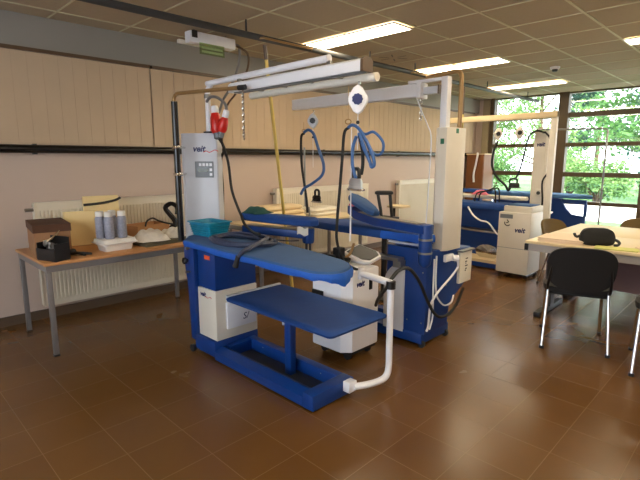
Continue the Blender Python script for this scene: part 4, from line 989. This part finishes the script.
# cupboard in the corner
t = thing('cupboard', 'orange-brown wooden cupboard in the corner beside the windows', 'cupboard', (-4.4, 8.95, 0))
MB().box(-4.58, -4.22, 8.8, 9.2, 0, 1.53, bevel=.004).build('carcass', K['cupboard'], t, smooth=False)
MB().box(-4.59, -4.21, 8.79, 9.21, 1.531, 1.555).build('top_board', K['tan'], t, smooth=False)
MB().box(-4.57, -4.23, 8.785, 8.799, .05, 1.50).build('door', K['cupboard'], t, smooth=False)
MB().cyl((-4.27, 8.785, .8), (-4.27, 8.765, .8), .015).build('door_knob', K['alu'], t)
tag(MB().tube([(-4.36, 8.80, 1.56), (-4.33, 8.74, 1.5), (-4.36, 8.73, 1.3), (-4.38, 8.72, 1.15), (-4.36, 8.7, 1.0)], .02, 8, smooth=4).build('white_hose', K['foam']), 'white hose hanging in front of the orange-brown cupboard', 'hose')

# ================================================================ MEETING TABLES AND CHAIRS
def meeting_table(label, x0, x1, y0, y1, z):
    t = thing('meeting_table', label, 'table', ((x0+x1)/2, (y0+y1)/2, 0), None)
    MB().box(x0, x1, y0, y1, z-.025, z, bevel=.004).build('tabletop', K['tabletop'], t)
    a = MB(); a.box(x0+.01, x1-.01, y0+.01, y0+.04, z-.09, z-.026); a.box(x0+.01, x1-.01, y1-.04, y1-.01, z-.09, z-.026); a.box(x0+.01, x0+.04, y0+.04, y1-.04, z-.09, z-.026); a.box(x1-.04, x1-.01, y0+.04, y1-.04, z-.09, z-.026)
    a.build('apron', K['tableedge'], t)
    MB().box(x0-.002, x0+.03, y0-.003, y0+.03, z-.085, z-.028).build('corner_cap', K['black'], t)
    MB().box(x0+.35, x1-.35, (y0+y1)/2-.01, (y0+y1)/2+.01, .3, z-.03).build('modesty_panel', K['purple'], t)
    for x in (x0+.12, x1-.12):
        l = MB().box(x-.03, x+.03, (y0+y1)/2-.05, (y0+y1)/2+.05, .05, z-.026).build('leg', K['darkgrey'], t)
        MB().box(x-.03, x+.03, y0+.08, y1-.08, 0, .05, bevel=.01).build('foot', K['black'], l)
meeting_table('pale meeting table nearest the camera, with the black bag on it', -1.62, -.02, 4.29, 5.09, .72)
meeting_table('pale meeting table joined behind the nearest one, towards the windows', -1.62, -.02, 5.095, 5.895, .72)

def sq(u, v, p=2.6):
    # maps the unit square onto a rounded superellipse
    a = u*2-1; b = v*2-1
    r = max(abs(a), abs(b))
    if r < 1e-6: return 0., 0.
    L = (abs(a/r)**p+abs(b/r)**p)**(1/p)
    return a/L, b/L
def make_chair(label, seatm):
    # local: faces +y, seat centre at the origin of x,y
    t = thing('meeting_chair', label, 'chair')
    def seat(u, v, z):
        a, b = sq(u, v, 3.2); return Vector((a*.235, b*.22, z-.012*b-(.02*max(0, b)**3)))
    MB().sheet(lambda u, v: seat(u, v, .465), lambda u, v: seat(u, v, .425), 14, 14).build('seat', seatm, t)
    def back(u, v, o):
        a, b = sq(u, v, 3.0); w = .228
        return Vector((a*w*(1+.02*b), -.235-.06*(b+1)+.06*a*a+o, .645+b*.175))
    MB().sheet(lambda u, v: back(u, v, .0), lambda u, v: back(u, v, -.035), 16, 14).build('backrest', seatm, t)
    for s in (-1, 1):
        l = MB().tube([(s*.205, -.17, .44), (s*.222, -.29, .012)], .0125, 10).build('leg', K['chrome'], t); MB().cyl((s*.2221, -.289, .0), (s*.2216, -.2876, .022), .017).build('foot_cap', K['black'], l)
        l = MB().tube([(s*.20, .15, .43), (s*.22, .23, .012)], .0125, 10).build('leg', K['chrome'], t); MB().cyl((s*.2202, .231, .0), (s*.2195, .227, .022), .017).build('foot_cap', K['black'], l)
        MB().tube([(s*.20, -.13, .43), (s*.21, -.20, .47), (s*.205, -.25, .55), (s*.19, -.285, .66)], .011, 8, smooth=4).build('back_support', K['black'], t)
    MB().tube([(-.2, -.15, .415), (.2, -.15, .415)], .011, 8).build('stretcher', K['black'], t)
    MB().tube([(-.2, .13, .41), (.2, .13, .41)], .011, 8).build('stretcher', K['black'], t)
    return t
ch = make_chair('black upholstered chair with chrome legs nearest the camera at the table', K['chairdark'])
ch.location = (-1.09, 4.01, 0); ch.rotation_euler.z = math.radians(20)
ch['group'] = 'chairs around the meeting tables'
copy_thing(ch, (-.43, 3.92, 0), math.radians(12), 'black upholstered chair cut off by the right edge of the photo')
ch3 = make_chair('olive-brown chair at the left side of the table, in front of the background generator', K['chairolive'])
ch3['group'] = 'chairs around the meeting tables'; ch3.location = (-1.64, 5.76, 0); ch3.rotation_euler.z = math.radians(-108); ch3.scale = (.91, .91, .91)
copy_thing(ch3, (-1.16, 6.32, 0), math.radians(180), 'olive-brown chair on the window side behind the black bag')

# things on the meeting tables
t = thing('handbag', 'black handbag standing on the meeting table', 'bag', (-1.07, 4.475, .72))
Mx = Matrix.Translation((-1.09, 4.47, .7205)) @ Matrix.Rotation(math.radians(30), 4, 'Z') @ Matrix.Scale(.96, 4)
def bag(u, v, s):
    a, b = sq(u, v, 3.5); return Vector((a*.14*(1-.15*max(0, b)), s*(.05*(1-.25*b)*(1-.55*max(abs(a), abs(b))**4)), .078+b*.078))
MB().sheet(lambda u, v: bag(u, v, 1), lambda u, v: bag(u, v, -1), 14, 12, Mx).build('bag_body', K['chairdark'], t)
MB().tube([Mx @ Vector(p) for p in ((-.12, 0, .09), (-.16, .01, .07), (-.175, .02, .085), (-.18, .02, .1))], .012, 7, smooth=3).build('left_strap', K['black'], t)
MB().tube([Mx @ Vector(p) for p in ((.12, 0, .06), (.155, -.01, .05), (.175, -.02, .03), (.16, -.03, .012), (.13, -.04, .012))], .012, 7, smooth=3).build('right_strap', K['black'], t)
def papers(label, c, rz, w, d, n, m, name='paper_stack'):
    b = MB(); rnd = random.Random(n*7+int(c[0]*100))
    for k in range(n):
        M = Matrix.Translation((c[0]+rnd.uniform(-.006, .006), c[1]+rnd.uniform(-.006, .006), c[2]+.003*k)) @ Matrix.Rotation(rz+rnd.uniform(-.03, .03), 4, 'Z')
        b.box(-w/2, w/2, -d/2, d/2, .0002, .003, M)
    return tag(b.build(name, m, smooth=False), label, 'papers')
papers('stack of peach papers at the left end of the meeting table', (-1.36, 4.5, .7205), math.radians(5), .36, .3, 12, K['pinkpaper'])
papers('thin peach sheets behind the stack at the left end of the table', (-1.4, 4.82, .7205), math.radians(-6), .3, .21, 3, K['pinkpaper'])
papers('yellow-green booklet in front of the black bag', (-.92, 4.38, .7205), math.radians(12), .3, .15, 3, K['yelpaper'], 'booklet')
papers('peach papers at the right edge of the photo on the meeting table', (-.63, 4.52, .7205), math.radians(35), .3, .21, 5, K['pinkpaper'])

# ================================================================ LIGHT, SKY, CAMERA
w = bpy.data.worlds.new('sky'); SC.world = w; w.use_nodes = True
nt = w.node_tree; bg = nt.nodes['Background']
bg.inputs[0].default_value = (.84, .92, 1., 1); bg.inputs[1].default_value = 4.2
sun = bpy.data.lights.new('sun', 'SUN'); sun.energy = 8; sun.angle = .01; sun.color = (1, .95, .84)
so = bpy.data.objects.new('sun', sun); COL.objects.link(so); so.rotation_euler = Vector((-.72, .1, -.7)).to_track_quat('-Z', 'Y').to_euler()

cam = bpy.data.cameras.new('camera'); co = bpy.data.objects.new('camera', cam); COL.objects.link(co)
cam.sensor_width = 36; cam.lens = 467.5/640*36; cam.clip_start = .05; cam.clip_end = 200
co.location = (0, 0, 1.45); co.rotation_euler = (math.radians(90-9.84), 0, math.radians(44.7))
SC.camera = co
SC.view_settings.view_transform = 'Standard'; SC.view_settings.look = 'None'
SC.view_settings.gamma = 1; SC.view_settings.use_curve_mapping = False
SC.view_settings.exposure = 1.0
